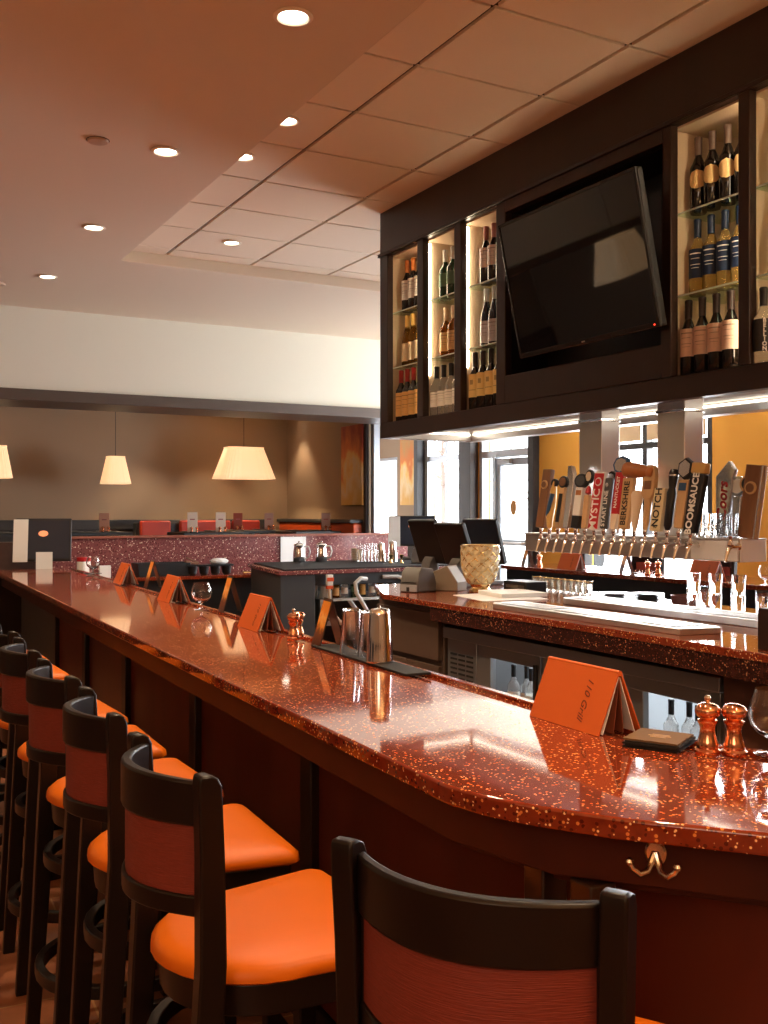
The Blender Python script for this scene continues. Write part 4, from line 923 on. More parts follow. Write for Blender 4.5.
# bent steel hose end / scoop by glasses
sc_=thing('ice_scoop',(4.38,3.36,1.0705),'curved grey steel scoop leaning at the rear of the island','scoop')
MB().tube([(0,.04,.01),(-.01,.02,.05),(-.02,-.03,.085),(-.03,-.09,.10)],.02,14,rs=[.022,.026,.024,.014]).build('scoop_body',STEEL,sc_)

# ================================================================== ITEMS ON THE FRONT BAR
ZB0=1.0703
def tent_menu(loc,rz,lb,first=None,text=True):
    t=thing('tent_menu',loc,lb,'menu',rz,'orange tent menus on the bar')
    L_=.14; hh=.146; d=.066
    # front cover (faces -x), ridge along y
    def leaf(sx,thick,m,name,y0=-L_,y1=L_,inset=0):
        mb=MB(); x0=sx*(d-inset); x1=sx*.006
        mb.add([(x0,y0,0),(x0,y1,0),(x1,y1,hh),(x1,y0,hh),(x0-sx*thick,y0,0),(x0-sx*thick,y1,0),(x1-sx*thick,y1,hh-.004),(x1-sx*thick,y0,hh-.004)],[(0,1,2,3),(4,7,6,5),(0,4,5,1),(3,2,6,7),(0,3,7,4),(1,5,6,2)])
        return mb.build(name,m,t,bevel=.001)
    fc=leaf(-1,.004,MENU,'front_cover'); leaf(1,.004,MENU,'back_cover')
    MB().tube([(0,-L_,hh-.001),(0,L_,hh-.001)],.0065,12).build('spine',MENU,t)
    def page(x0,x1,name,m): 
        mb=MB(); mb.add([(x0,-L_+.004,.002),(x0,L_-.004,.002),(x1,L_-.004,hh-.012),(x1,-L_+.004,hh-.012),(x0+.002,-L_+.004,.002),(x0+.002,L_-.004,.002),(x1+.002,L_-.004,hh-.012),(x1+.002,-L_+.004,hh-.012)],[(0,1,2,3),(4,7,6,5),(0,4,5,1),(3,2,6,7),(0,3,7,4),(1,5,6,2)]); return mb.build(name,m,t,smooth=0)
    page(-.050,-.003,'page',WHITE); page(-.018,-.001,'divider',MENUIN); page(.012,.0,'divider',MENUIN); page(.046,.001,'page',WHITE)
    ang=math.atan2(hh,d-.006); up=Vector((math.cos(ang),0,math.sin(ang)))
    nrm=Vector((-math.sin(ang),0,math.cos(ang)))
    c=Vector((-d,0,0))+up*.080+Vector((0,-.055,0))+nrm*.0006
    M=frame3(c,-up,Vector((0,-1,0)))
    if text:
        lettering('lettering','110 Grill',.030,M,mat('dark_brown_ink',(.14,.03,.012),.6),fc,shear=.35,depth=.0004)
        c2=c+Vector((0,.024,0)); lettering('fine_print','WOBURN MA',.009,frame3(c2,-up,Vector((0,-1,0))),mat('dark_brown_ink',(.14,.03,.012),.6),fc,depth=.0004) if False else None
    return t
tm=tent_menu((1.665,1.985,ZB0),R(-2),'large orange tent menu lettered 110 Grill, nearest on the front bar')
GM='orange tent menus on the bar'
dup(tm,(1.735,4.31,ZB0),R(-3),'orange tent menu on the front bar, left of the middle copper mill',GM)
dup(tm,(1.82,5.90,ZB0),R(-3),'orange tent menu on the front bar, left of the middle snifter glass',GM)
dup(tm,(1.95,7.50,ZB0),R(-3),'farthest orange tent menu on the front bar, next to the far snifter glass',GM)
# upright A cards with orange picture
CARD=mat('dark_card_board',(.055,.030,.022),.3)
def pic_mat():
    m=bpy.data.materials.new('food_picture'); m.use_nodes=True; nt=m.node_tree; b=nt.nodes['Principled BSDF']; N=nt.nodes.new; L=nt.links.new
    tc=N('ShaderNodeTexCoord'); sp_=N('ShaderNodeSeparateXYZ'); L(tc.outputs['Object'],sp_.inputs[0])
    rp=N('ShaderNodeValToRGB'); e=rp.color_ramp.elements; e[0].position=.0; e[0].color=(.05,.02,.01,1); e[1].position=1; e[1].color=(.80,.30,.03,1)
    a=e.new(.30); a.color=(.16,.05,.02,1); a=e.new(.42); a.color=(.85,.32,.03,1); a=e.new(.55); a.color=(.9,.5,.15,1); a=e.new(.62); a.color=(.80,.26,.02,1)
    ns=N('ShaderNodeTexNoise'); ns.inputs['Scale'].default_value=45; L(tc.outputs['Object'],ns.inputs['Vector'])
    md=N('ShaderNodeMath'); md.operation='MULTIPLY_ADD'; md.inputs[1].default_value=4.6; L(sp_.outputs['Z'],md.inputs[0])
    m3=N('ShaderNodeMath'); m3.operation='MULTIPLY_ADD'; m3.inputs[1].default_value=.35; m3.inputs[2].default_value=-.17; L(ns.outputs['Fac'],m3.inputs[0]); L(m3.outputs[0],md.inputs[2])
    L(md.outputs[0],rp.inputs[0]); L(rp.outputs[0],b.inputs['Base Color']); b.inputs['Roughness'].default_value=.3; return m
PIC=pic_mat()
def a_card(loc,rz,lb):
    t=thing('table_card',loc,lb,'table card',rz,'upright dark cards with orange pictures on the bar'); h=.190; d=.055; w=.055
    for s,name in ((-1,'front_board'),(1,'back_board')):
        mb=MB(); x0=s*d; x1=0; th=-s*.004
        mb.add([(x0,-w,0),(x0,w,0),(x1,w,h),(x1,-w,h),(x0+th,-w,0),(x0+th,w,0),(x1+th*.2,w,h-.01),(x1+th*.2,-w,h-.01)],[(0,1,2,3),(4,7,6,5),(0,4,5,1),(3,2,6,7),(0,3,7,4),(1,5,6,2)])
        bo=mb.build(name,CARD,t)
        if s<0:
            mb=MB(); f=.006; nx=-.0012
            mb.add([(-d*.95+nx,-w+f,h*.05),(-d*.95+nx,w-f,h*.05),(-d*.06+nx,w-f,h*.94),(-d*.06+nx,-w+f,h*.94)],[(0,3,2,1)]); mb.build('picture',PIC,bo,smooth=0)
    return t
ac=a_card((1.735,3.60,ZB0),R(-8),'upright dark card with orange picture on the front bar, left of the shaker glasses')
dup(ac,(1.89,5.12,ZB0),R(-6),'upright dark card with orange picture, right of the middle snifter glass')
dup(ac,(2.02,7.03,ZB0),R(-4),'farthest upright card with orange picture, right of the farthest tent menu')
# pepper mills
def mill(loc,lb,knob=True,m=COPPER):
    t=thing('pepper_mill' if knob else 'salt_shaker',loc,lb,'pepper mill' if knob else 'salt shaker',0,None)
    k=1.0
    MB().lathe([(.026,0),(.0275,.003),(.0275,.010),(.023,.014),(.024,.022),(.0215,.030),(.0175,.044),(.0160,.056),(.0185,.066),(.022,.071),(.022,.075),(.016,.078)],28).build('body',m,t,smooth=40)
    MB().lathe([(.016,.077),(.018,.080),(.0245,.085),(.0275,.093),(.0265,.101),(.021,.108),(.012,.112),(0,.113)],28).build('head',m,t,smooth=40)
    if knob: MB().lathe([(.004,.111),(.0045,.116),(.007,.119),(.0075,.124),(.0045,.129),(0,.130)],16).build('knob',NICKEL,t)
    return t
pm1=mill((1.690,1.600,ZB0),'copper pepper mill with small steel knob, at the near end of the front bar')
mill((1.733,1.565,ZB0),'copper salt shaker without knob, right of the near pepper mill',False)
pm2=mill((1.70,3.86,ZB0),'copper pepper mill beside the upright card in the middle of the front bar'); mill((1.738,3.895,ZB0),'copper salt shaker behind the middle pepper mill on the front bar',False)
# snifters
def snifter(loc,lb,s=1):
    t=thing('snifter_glass',loc,lb,'glass',0)
    MB().lathe([(0,0),(.036,0),(.037,.0015),(.012,.005),(.0045,.012),(.004,.030),(.008,.036),(.026,.044),(.043,.062),(.049,.085),(.046,.110),(.037,.135),(.0345,.143),(.0335,.143),(.036,.133),(.0445,.109),(.0472,.085),(.041,.063),(.024,.047),(0,.041)],32).build('glass_body',GLASS,t,smooth=60)
    t.scale=(s,s,s); return t
sn=snifter((1.81,1.53,ZB0),'clear snifter glass at the right edge, beside the copper shakers')
dup(sn,(1.79,5.30,ZB0),0,'clear snifter glass in the middle of the front bar, between menu and card').scale=(1.15,1.15,1.02)
dup(sn,(2.02,8.85,ZB0),0,'clear snifter glass on a black mat at the far end of the front bar').scale=(1.2,1.2,1.02)
m_=tag(MB().lathe([(0,0),(.075,0),(.075,.003),(0,.003)],28).build('coaster_mat',BLACKM,loc=(2.02,8.85,ZB0-.0002)),'round black mat under the farthest snifter glass','mat')
bpy.data.objects[m_.name].location.z=ZB0
for o in col.objects:
    if o.get('label')=='clear snifter glass on a black mat at the far end of the front bar': o.location.z=ZB0+.0035
# napkins
nt_=thing('napkin_stack',(1.66,1.715,ZB0),'stack of black-edged brown paper napkins with gold print by the near tent menu','napkins',R(28))
nk=mat('brown_napkin',(.16,.085,.030),.8,bump=.3,bscale=40); nkb=mat('black_napkin_edge',(.012,.009,.008),.8)
for q in range(5):
    mb=MB(); s=.062; out=[]
    for side in range(4):
        for i in range(12):
            t_=i/12; wv=.0016*math.sin(i*math.pi/1.5+q)
            p=[(-s+2*s*t_,-s-wv),(s+wv,-s+2*s*t_),(s-2*s*t_,s+wv),(-s-wv,s-2*s*t_)][side]; out.append((p[0]+.003*math.sin(q*2),p[1]+.003*math.cos(q*3)))
    mb.prism(out,.0042*q,.0042*q+.0036); mb.build('napkin',nk if q==4 else nkb,nt_)
gp=MB()
for (a,b,c_,d_) in ((-.02,.02,.010,.016),(-.026,.026,-.002,.004),(-.018,.018,-.014,-.009)): gp.box(c_,d_,a,b,.0205,.0209)
gp.build('gold_print',mat('gold_print',(.45,.24,.04),.5),nt_,smooth=0)
# mixing glasses and metal shaker on black mat in the rail
mt=tag(MB().box(-.048,.048,-.40,.40,0,.009).build('bar_mat',BLACKM,bevel=.002),'long black rubber mat lying along the inner edge of the front bar','mat'); mt.location=(1.700,3.22,ZB0); mt.rotation_euler=(0,0,R(-2.6))
ZM=ZB0+.0095
mg=tag(tumbler(.030,.044,.165,.0035)[0].build('mixing_glass',GLASS,smooth=50),'clear upturned mixing glass on the black mat, left of the steel shaker','glass','upturned mixing glasses'); mg.rotation_euler=(R(180),0,0); mg.location=(1.700,3.335,ZM+.165)
o=mg.copy(); col.objects.link(o); o.location=(1.722,3.232,ZM+.165); o['label']='clear upturned mixing glass on the black mat, touching the steel shaker from behind'
sk=thing('cocktail_shaker',(1.684,3.085,ZM),'tall polished steel cocktail shaker tin on the black mat','shaker')
MB().lathe([(.046,0),(.0475,.002),(.0465,.008),(.044,.06),(.040,.12),(.036,.165),(.034,.178),(.030,.185),(.012,.187),(.004,.188),(.003,.196),(0,.197)],36).build('tin',CHROME,sk,smooth=50)

# ================================================================== UNDERBAR STATION AND BACK COUNTER
bc=thing('back_counter',(2.9,10.25,0),'low red-topped counter along the speckled partition','counter')
MB().box(-1.55,1.35,-.30,.31,.915,.95).build('countertop',COUNTER,bc,bevel=.004)
MB().box(-1.5,1.30,-.24,.30,0,.914).build('cabinet_body',mat('dark_cabinet',(.014,.012,.012),.5),bc,bevel=.004)
stn=thing('service_station',(4.4,9.05,0),'dark grey underbar service station with red top edge and black mat','service station')
ST=mat('dark_grey_panel',(.050,.056,.062),.45)
MB().prism([(-.87,-.72),(1.5,-.68),(1.5,.75),(-.60,.75)],1.035,1.07).build('countertop',COUNTER_M,stn,bevel=.004)
MB().prism([(-.78,-.62),(1.4,-.60),(1.4,.70),(-.55,.70)],1.071,1.082).build('rubber_mat',BLACKM,stn,bevel=.002)
MB().prism([(-.84,-.68),(-.50,-.68),(-.40,.7),(-.58,.7)],0,1.034).build('side_cabinet',ST,stn,bevel=.004)
MB().box(-.50,1.48,.30,.34,0,1.034).build('back_panel',ST,stn,bevel=.003)
MB().box(-.49,1.48,-.66,-.60,.93,1.034).build('front_rail',ST,stn,bevel=.003)
MB().box(.45,1.5,-.60,.28,0,.60).build('lower_cabinet',ST,stn,bevel=.003)
MB().box(-.42,.40,-.62,.28,.55,.80).build('ice_bin',STEEL,stn,bevel=.006)
MB().box(-.38,.36,-.64,-.625,.60,.78).build('speed_rail',CHROME,stn,bevel=.003)
# hoses
hs=thing('soda_gun',(4.02,8.32,1.0),'red and white soda gun hanging under the station edge','soda gun')
MB().box(-.03,.03,-.02,.02,-.07,.03).build('gun_head',HWH,hs,bevel=.006); MB().box(-.034,.034,-.026,-.02,-.03,.005).build('red_tag',mat('red_orange',(.75,.10,.02),.4),hs,bevel=.002); MB().box(-.03,.03,-.02,.02,-.10,-.072).build('gun_base',mat('red_orange',(.75,.10,.02),.4),hs,bevel=.003)
MB().tube([(0,0,-.10),(-.01,-.03,-.2),(.04,-.02,-.33),(.12,.0,-.42),(.20,.05,-.46)],.013,12).build('hose',mat('beige_hose',(.62,.50,.38),.5),hs)
h2=thing('hose',(4.30,8.30,.98),'thick white curved hose looping down under the station top','hose')
MB().tube([(.10,.02,.0),(.02,-.02,.01),(-.04,-.03,-.03),(-.03,-.03,-.12),(.04,-.02,-.22),(.12,0,-.33),(.13,.02,-.42)],.019,14).build('hose_body',mat('grey_white_hose',(.62,.62,.60),.4),h2)
h3=thing('hose',(4.75,8.372,.99),'pale hose with black end running right under the station top','hose')
MB().tube([(-.15,0,.0),(.0,-.02,.0),(.15,-.02,-.05)],.018,12).build('hose_body',mat('grey_white_hose',(.62,.62,.60),.4),h3); MB().tube([(.15,-.02,-.05),(.28,-.01,-.12),(.4,0,-.16)],.02,12).build('hose_end',BLACK,h3)
for i,(x,y) in enumerate(((3.99,8.62),(4.08,8.55))):
    j=thing('storage_bottle',(x,y,.801),('white plastic squeeze container','second white plastic container, green lid')[i]+' in the ice bin of the station','container')
    MB().lathe([(.045,0),(.05,.01),(.045,.16),(.04,.17),(0,.172)],20).build('container_body',mat('milky_plastic',(.72,.76,.74),.3),j); MB().lathe([(.042,.173),(.044,.176),(.04,.195),(0,.196)],20).build('lid',(HWH,mat('green_lid',(.05,.45,.08),.4))[i],j)
# speed rail bottles
for i in range(7):
    k=('amber','vodka','green','claret_red','vodka','amber','green')[i]
    o=copy_tree(protos[k]); o.location=(4.16+.095*i,8.47+.01*(i%2),.802-.0); o.scale=(.85,.85,.62); o['group']='bottles in the station ice bin'
    o['label']='short liquor bottle in the station ice bin behind the hoses, %s from the left'%(['first','second','third','fourth','fifth','sixth','seventh'][i])
# steel pitchers
def pitcher(loc,lb,rz):
    t=thing('steel_pitcher',loc,lb,'pitcher',rz,'steel pitchers on the station')
    MB().lathe([(.055,0),(.06,.004),(.062,.06),(.056,.12),(.050,.16),(.054,.175),(.051,.175),(.047,.16),(0,.15)],28).build('body',CHROME,t,smooth=50)
    MB().lathe([(.055,.174),(.05,.185),(.02,.195),(.008,.20),(.010,.215),(0,.217)],24).build('lid',CHROME,t,smooth=50)
    MB().tube([(.05,0,.165),(.10,0,.16),(.115,0,.11),(.10,0,.05),(.058,0,.03)],.008,10).build('handle',STEEL,t); return t
p1=pitcher((4.28,9.58,1.0835),'polished steel pitcher on the service station, left one',R(-30))
dup(p1,(4.52,9.55,1.0835),R(-10),'polished steel pitcher on the service station, right one before the paper')
ps=tag(MB().box(4.49,4.80,10.553,10.556,1.04,1.32).build('posted_sheet',WHITE,smooth=0),'white printed sheet posted on the speckled partition behind the pitchers','paper')
# stacked cream cups, tall glasses, shakers, jiggers on the station
cup=None
for q in range(5):
    for c_ in range(1):
        pos=(4.97,9.62,1.083+.026*q)
        if cup is None: cup=tag(MB().lathe([(0,0),(.045,0),(.062,.022),(.064,.025),(.06,.025),(0,.006)],24).build('bowl',mat('cream_ceramic',(.75,.62,.45),.4)),'','bowl','cream bowls stacked on the station'); o=cup
        else: o=cup.copy(); col.objects.link(o)
        o.location=pos; o['label']='cream bowl in the stack by the partition, %s from the bottom'%(['first','second','third','fourth','fifth'][q])
tg=None
for i in range(6):
    pos=(4.92+.075*(i%3)+.01*(i//3),9.45-.015*i,1.083)
    if tg is None: tg=tag(tumbler(.026,.034,.185)[0].build('tall_glass',GLASS,smooth=50),'','glass','tall clear glasses on the station'); o=tg
    else: o=tg.copy(); col.objects.link(o)
    o.location=pos; o['label']='tall clear glass on the station left of the steel tins, %s'%(['left front','middle front','right front','left rear','middle rear','right rear'][i])
for i,(x,y,s) in enumerate(((5.05,9.22,.95),(5.14,9.14,1.05))):
    o=copy_tree(sk); o.location=(x,y,1.083); o.scale=(s,s,s*1.1); o['label']=('shorter steel tin on the station beside the tall glasses','taller steel tin on the station left of the screen')[i]
jg=None
for i,(x,y) in enumerate(((5.03,8.98),(5.12,8.92))):
    if jg is None: jg=tag(MB().lathe([(.022,0),(.005,.035),(.005,.04),(.026,.085),(.024,.085),(0,.05)],20).build('jigger',BRASS,smooth=50),'','jigger','brass jiggers on the station'); o=jg
    else: o=jg.copy(); col.objects.link(o)
    o.location=(x,y,1.083); o['label']='hourglass-shaped brass jigger on the station, %s one'%('left','right')[i]
printer((5.30,8.80,1.083),R(100),'pale grey receipt printer on the station right of the jiggers',mat('pale_grey_plastic',(.30,.31,.33),.4))
def front_terminal(loc,rz,lb,w,h,paper=True,z=0):
    t=terminal(loc,rz,lb,w,h,tilt=12)
    if paper: MB().box(-.026,-.0225,w*.27,w*.50+.015,-.06,h-.06,T(-.03,0,.20,ry=R(12))).build('taped_paper',WHITE,t,smooth=0)
    return t
front_terminal((1.85,10.17,.9505),R(72+0),'black touchscreen terminal with orange logo at the far left end, papers taped to it',.52,.36)
for o in col.objects:
    if o.get('label','').startswith('black touchscreen terminal with orange logo at the far left'): o.scale=(1,1,1.16)
t2=front_terminal((5.62,9.55,1.083),R(62),'black touchscreen terminal with orange logo on the station, paper at its left edge',.50,.34)
t2.scale=(1,1,.98)
sh_=tag(MB().box(-.075,.075,-.001,.001,0,.27).build('receipt_slip',WHITE,smooth=0),'white slip clipped below the far left touchscreen','paper'); sh_.location=(1.82,9.98,.9502); sh_.rotation_euler=(R(-4),0,R(-15))
jr=thing('jar',(2.22,10.15,.951),'jar with red lid and white label beside the far left touchscreen','jar')
MB().lathe([(.055,0),(.06,.01),(.06,.16),(.055,.17),(0,.17)],24).build('jar_body',HWH,jr); MB().lathe([(.062,.165),(.064,.17),(.062,.205),(0,.21)],24).build('lid',HRD,jr)
db=thing('device_box',(2.13,9.98,.951),'low grey device box in front of the red-lidded jar','device'); MB().box(-.12,.12,-.07,.07,0,.06).build('case',SLATE,db,bevel=.006)
np_=thing('napkin_holder',(2.42,10.1,.951),'small white card holder behind the far snifter','card holder'); MB().box(-.055,.055,-.02,.02,0,.12).build('cards',WHITE,np_,bevel=.002)
# black bins
bn=thing('storage_bin',(3.02,10.22,.951),'black open plastic bin on the low counter by the partition','bin')
def openbox(t,w,l_,h,th,m,name,fl=.0):
    mb=MB(); o0=[(-w,-l_),(w,-l_),(w,l_),(-w,l_)]; k=1+fl
    r=lambda a,z:[(x*a[0],y*a[1],z) for x,y in o0]
    i=( (w-th)/w,(l_-th)/l_ ); mb.loft([r((1,1),0),r((k,k),h),r((k*i[0],k*i[1]),h),r(i,.006)]); return mb.build(name,m,t,bevel=.002)
openbox(bn,.26,.13,.13,.006,mat('bin_black',(.02,.024,.028),.4),'bin_body',.05)
MB().box(-.004,.004,-.125,.125,.01,.12).build('divider',BLACK,bn)
tn=thing('condiment_tray',(3.50,10.15,.951),'black condiment tray with four round cups by the partition','tray')
MB().box(-.25,.25,-.09,.09,.085,.105).build('tray_top',BLACK,tn,bevel=.004)
for i in range(4): MB().lathe([(.030,0),(.045,.015),(.055,.09),(0,.09)],20,T(-.185+.123*i,-.05,.0)).build('cup',BLACK,tn)
nb=tag(MB().lathe([(0,0),(.05,.0),(.07,.015),(.075,.035),(.05,.055),(.02,.06),(0,.058)],9).build('cloth',WHITE),'crumpled white cloth on the condiment tray','cloth'); nb.location=(3.62,10.15,1.057); nb.scale=(1.4,.8,1)
tl=thing('tongs',(3.22,10.16,1.057),'brown tongs lying on the condiment tray','tongs'); 
tl.location=(3.36,10.13,1.0575); MB().box(-.12,.02,-.02,.02,0,.02,T(rz=R(0),ry=R(12))).build('tong_arm',mat('brown_wood_tool',(.22,.10,.05),.5),tl,bevel=.003); MB().box(-.12,.02,-.02,.02,.022,.035,T(ry=R(22))).build('tong_arm',mat('brown_wood_tool',(.22,.10,.05),.5),tl,bevel=.003)
tl2=tag(MB().tube([(0,0,.012),(.12,0,.012),(.24,0,.016)],.012,10,rs=[.014,.006,.012]).build('bar_tool',BRASS),'small brass bar tool lying right of the condiment tray','tool'); tl2.location=(3.85,10.05,.9515)

# ================================================================== BACK BAR (beyond the island)
bb=thing('back_bar_counter',(6.25,5.5,0),'far bar counter with red speckled top, beyond the island','bar counter')
bp_=[(5.92,8.32),(6.6,8.32),(6.58,2.5),(5.90,2.5)]
MB().prism([(x-6.25,y-5.5) for x,y in bp_],1.032,1.07).build('countertop',COUNTER,bb,bevel=.004)
MB().box(5.96-6.25,6.02-6.25,2.55-5.5,8.28-5.5,0,1.031).build('inner_panel',mat('black_panel',(.012,.012,.014),.45),bb,bevel=.003)
MB().box(6.3-6.25,6.34-6.25,2.55-5.5,8.28-5.5,0,1.031).build('front_panel',WOOD,bb,bevel=.003)
MB().box(5.60-6.25,5.955-6.25,2.6-5.5,8.2-5.5,.84,.87).build('work_shelf',STEELD,bb,bevel=.003)
dup(tm,(6.05,7.38,ZB0),R(-2),'reddish tent menu on the far bar, left one',GM)
dup(tm,(6.03,5.72,ZB0),R(-2),'reddish tent menu on the far bar, right one beyond the tap handles',GM)
dup(ac,(6.12,6.72,ZB0),R(-25),'upright card on the far bar between the two tent menus')
dup(ac,(6.12,8.14,ZB0),R(-20),'upright card at the left end of the far bar, right of the vase')
dup(pm1,(6.14,7.98,ZB0),0,'copper mill at the left end of the far bar'); 
dup(pm1,(6.08,6.42,ZB0),0,'copper mill on the far bar, left of the right tent menu'); dup(pm1,(6.15,6.37,ZB0),0,'second copper mill on the far bar, just right of its twin')
dup(sn,(5.99,5.12,ZB0),0,'clear snifter glass on the far bar against the ochre wall')
m_=tag(MB().box(-.11,.11,-.16,.16,0,.003).build('placemat',BLACKM),'thin black mat on the far bar right of the snifter','mat'); m_.location=(6.12,4.86,ZB0)
# stools on the far side of the back bar
for i,(y,lb) in enumerate(((4.95,'dark stool back rising behind the far bar, right of the snifter'),(5.75,'dark stool back behind the far bar, second from the right'),(6.65,'dark stool back behind the far bar in front of the window'),(7.55,'dark stool back behind the far bar, leftmost'))):
    o=dup(s0,(6.95,y,0),R(180),lb,'bar stools beyond the far bar'); o.scale=(1,1,1.05)

# ================================================================== DINING NOOK
def pendant(loc,top,w0,w1,d0,d1,h,lb,power):
    t=thing('pendant_lamp',loc,lb,'pendant lamp',0,'pendant lamps over the nook tables')
    # wavy tapered shade, hanging: origin at shade bottom
    rings=[]; n=160
    def outl(w,d,z,wave): 
        o=[]
        for i in range(n):
            a=2*math.pi*i/n; ca,sa=math.cos(a),math.sin(a); e=.45
            x=w/2*math.copysign(abs(ca)**e,ca); y=d/2*math.copysign(abs(sa)**e,sa)
            k=1+wave*math.cos(i*math.pi/2.5); o.append((x*k,y*k,z))
        return o
    N_=8
    rings=[outl(w1+(w0-w1)*k/N_,d1+(d0-d1)*k/N_,h*k/N_,.014) for k in range(N_+1)]
    m=MB(); m.loft(rings,cap=False); s=m.build('shade',SHADE,t,smooth=60)
    so=s.modifiers.new('thick','SOLIDIFY'); so.thickness=.004
    m=MB(); m.loft([outl(w0*1.03,d0*1.03,h-.012,0),outl(w0*1.05,d0*1.05,h+.008,0),outl(w0*.9,d0*.9,h+.008,0)],cap=False); m.build('shade_rim',SHADE,t,smooth=60)
    MB().tube([(0,0,h-.02),(0,0,top-loc[2])],.004,8).build('cord',BLACK,t)
    MB().lathe([(.0,0),(.045,.0),(.05,.004),(.05,.018),(0,.018)],20,T(0,0,top-loc[2]-.019)).build('canopy',BRASS,t)
    MB().lathe([(0,-.04),(.022,-.03),(.03,-.01),(.026,.02),(.012,.045),(.012,.07),(0,.07)],16,T(0,0,h*.45)).build('bulb',mat('bulb_glow',(1,1,1),.5,emit=(1,.8,.5),es=25),t)
    l=bpy.data.lights.new('pendant_lamp_light','POINT'); l.energy=power; l.color=(1,.70,.40); l.shadow_soft_size=.05
    o=bpy.data.objects.new('pendant_lamp_light',l); o.location=(0,0,h*.62); o.parent=t; col.objects.link(o)
pendant((3.40,13.6,1.975),3.06,.22,.37,.22,.37,.36,'small cream pleated pendant lamp in the nook, middle of the three',40)
pendant((1.86,13.6,2.03),3.06,.30,.44,.30,.44,.40,'cream pendant lamp cut by the left edge of the photo',40)
pendant((5.22,13.6,2.07),3.06,.52,.84,.34,.56,.44,'wide cream pleated pendant lamp in the nook',60)
PEND=('cream pendant lamp in the dining room left of the bar, reflected in the television','cream pendant lamp in the dining room, beside the middle of the bar','cream pendant lamp in the dining room, nearest to the camera')
for k,y in enumerate((9.05,5.4,1.6)): pendant((-2.0,y,2.22),3.55,.42,.72,.34,.56,.46,PEND[k],14)  # first is mirrored in the television; last two added to warm the ceiling
# benches with panels
bh=thing('booth_bench',(1.5,14.1,.55),'dark-topped banquette running along the tan nook wall','bench')
MB().box(-6.4,2.2,-.1,.39,0,.45).build('seat',RED,bh,bevel=.02); MB().box(-6.4,4.4,.24,.39,.0,.80).build('backrest',BOOTHD,bh,bevel=.01); MB().box(-6.4,4.42,.22,.395,.80,.94).build('cap_rail',BOOTHD,bh,bevel=.008)
b2=thing('booth_bench',(5.0,13.9,.55),'red booth backs in the middle of the nook','bench')
for (x0,x1) in ((-1.20,-.78),(-.64,.1),(.14,.55)): MB().box(x0,x1,-.10,.0,0,.93).build('red_back_panel',RED,b2,bevel=.02)
MB().box(-1.25,.6,.0,.12,0,.90).build('back_frame',BOOTHD,b2,bevel=.008)
b3_=thing('booth_bench',(6.1,13.0,.55),'orange-red bench back along the nook side wall under the painting','bench')
MB().box(.02,.16,-1.05,1.45,0,.90).build('backrest',mat('orange_red_vinyl',(.55,.08,.015),.45),b3_,bevel=.02); MB().box(-.02,.17,-1.05,1.45,.90,.95).build('cap_rail',BOOTHD,b3_,bevel=.006); MB().box(-.02,.02,-1.0,1.4,0,.42).build('seat',RED,b3_,bevel=.005)
tb=None
for (x,y,lb,w) in ((2.95,13.1,'dark dining table in the nook left of the red booth',.45),(4.25,12.35,'dark dining table just behind the partition with two cream menus',.42),(5.15,13.3,'dark dining table under the wide pendant lamp',.5),(5.74,12.55,'dark dining table below the painting',.33),(1.7,13.0,'dark dining table at the far left of the nook',.40)):
    t=thing('dining_table',(x,y,.55),lb,'table',0,'dark tables in the dining nook')
    MB().box(-w,w,-.35,.35,.755,.795).build('tabletop',BOOTHD,t,bevel=.005); MB().lathe([(.25,0),(.25,.02),(.04,.05),(.035,.70),(.12,.755),(0,.755)],20).build('pedestal',BLACK,t)
    for k,(px_,py_) in enumerate(((-.22,-.2),(.22,-.2),(-.22,.18),(.22,.18))):
        o=pl.copy(); col.objects.link(o); o.location=(x+px_*w/.45,y+py_,1.3455); o['label']='%s plate set on the %s'%(('near left','near right','far left','far right')[k],lb.replace('dark ','')); o['group']='plates on the '+lb.replace('dark ','')
mc=None; salt=None
for (x,y,pm_,lb) in ((4.02,12.25,0,'left cream menu card behind the partition'),(4.38,12.22,0,'right cream menu card behind the partition'),(4.98,13.2,1,'dark red menu card upright under the wide pendant lamp'),
   (5.42,13.15,2,'mauve menu card upright right of the wide pendant lamp'),(5.96,12.45,2,'mauve menu card upright near the painting'),(3.12,13.05,3,'salmon menu card upright below the small pendant lamp')):
    mm=[mat('menu_cream',(.78,.62,.50),.6),mat('menu_dark_red',(.26,.05,.03),.6),mat('menu_mauve',(.45,.28,.24),.6),mat('menu_salmon',(.62,.30,.20),.6)][pm_]
    t=thing('menu_card',(x,y,1.3455),lb,'menu',R(-20)); hh=.25 if pm_==0 else .24
    MB().box(-.062,.062,-.012,.012,.0,hh).build('card',mm,t,bevel=.002)
    MB().box(-.03,.03,-.0135,-.012,hh*.62,hh*.68).build('card_print',mat('card_print',(.35,.10,.10),.6),t,smooth=0)
    for k in (-.035,.035):
        o=dup(pm1,(x+k,y-.07,1.3455),0,'small copper shaker in front of the '+lb.split(' upright')[0]+(' below the small pendant lamp' if pm_==3 else ''),'copper shakers on the nook tables'); o.scale=(.8,.8,.6); o['category']='shaker'; o['label']='%s copper shaker by the %s'%('left' if k<0 else 'right',lb.replace(' upright',''))
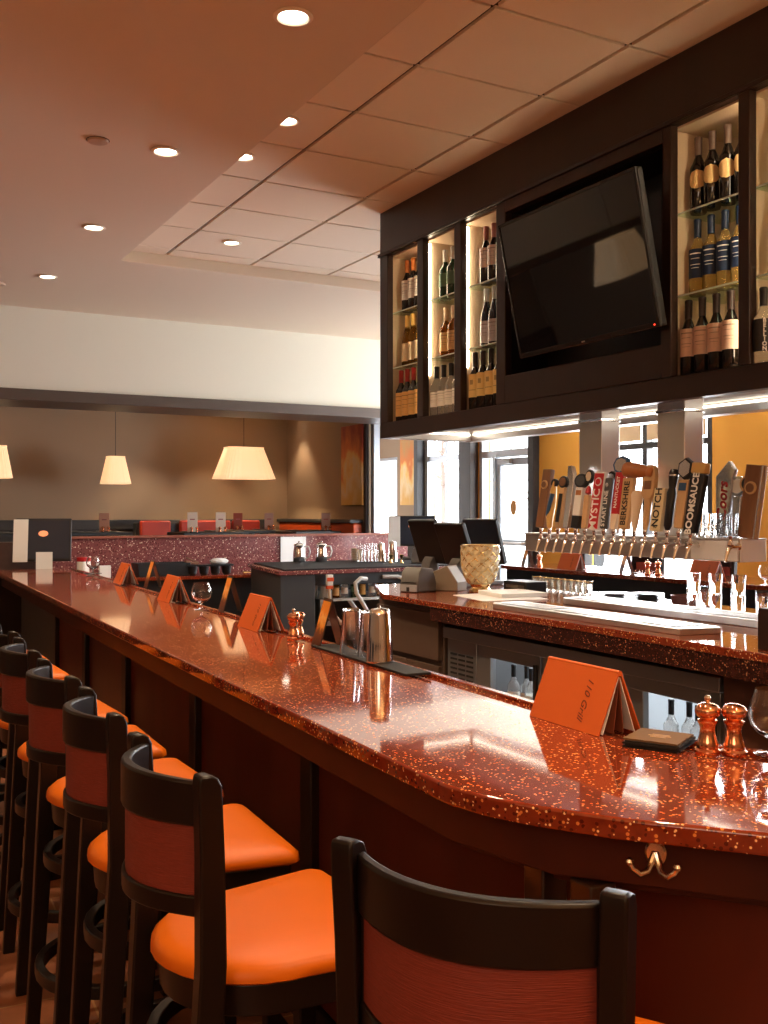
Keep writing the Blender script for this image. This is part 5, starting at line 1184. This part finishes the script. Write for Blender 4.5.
# paintings
def paint_mat(name,seed,top,bot):
    m=bpy.data.materials.new(name); m.use_nodes=True; nt=m.node_tree; b=nt.nodes['Principled BSDF']; N=nt.nodes.new; L=nt.links.new
    tc=N('ShaderNodeTexCoord'); mp=N('ShaderNodeMapping'); mp.inputs['Location'].default_value=(seed,seed,0); mp.inputs['Scale'].default_value=(1,2,1); L(tc.outputs['Object'],mp.inputs[0])
    ns=N('ShaderNodeTexNoise'); ns.inputs['Scale'].default_value=2.2; ns.inputs['Detail'].default_value=3; L(mp.outputs[0],ns.inputs['Vector'])
    sp_=N('ShaderNodeSeparateXYZ'); L(tc.outputs['Object'],sp_.inputs[0])
    ad=N('ShaderNodeMath'); ad.operation='MULTIPLY_ADD'; ad.inputs[1].default_value=.62; L(sp_.outputs['Z'],ad.inputs[0])
    m2=N('ShaderNodeMath'); m2.operation='MULTIPLY_ADD'; m2.inputs[1].default_value=.9; m2.inputs[2].default_value=-.27; L(ns.outputs['Fac'],m2.inputs[0]); L(m2.outputs[0],ad.inputs[2])
    rp=N('ShaderNodeValToRGB'); e=rp.color_ramp.elements; e[0].position=.2; e[0].color=(*bot,1); e[1].position=.85; e[1].color=(*top,1)
    a=e.new(.48); a.color=(.85,.55,.16,1); a=e.new(.58); a.color=(.75,.22,.04,1); a=e.new(.38); a.color=(.80,.62,.35,1)
    L(ad.outputs[0],rp.inputs[0]); L(rp.outputs[0],b.inputs['Base Color']); b.inputs['Roughness'].default_value=.6; return m
pa=thing('painting',(6.275,12.22,1.69),'abstract red, orange and yellow painting on the nook side wall','painting')
MB().box(-.045,0,-.31,.31,0,1.08).build('canvas',paint_mat('painting_red',0,(.30,.04,.02),(.75,.45,.10)),pa,bevel=.004)
pa2=thing('painting',(8.195,13.98,1.71),'abstract ochre painting on the far wall between the two pale windows','painting')
MB().box(-.045,0,-.27,.27,0,1.10).build('canvas',paint_mat('painting_ochre',3,(.55,.30,.10),(.70,.40,.10)),pa2,bevel=.004)
# pale blue post at the end of the nook opening
struct(MB().box(6.26,6.31,11.86,11.92,0,3.06).build('trim_5',mat('dark_nook_post',(.05,.04,.04),.4),bevel=.004))
struct(MB().box(6.32,6.41,11.74,11.83,0,3.06).build('trim_6',mat('pale_blue_frame',(.45,.52,.60),.35,.3),bevel=.004))
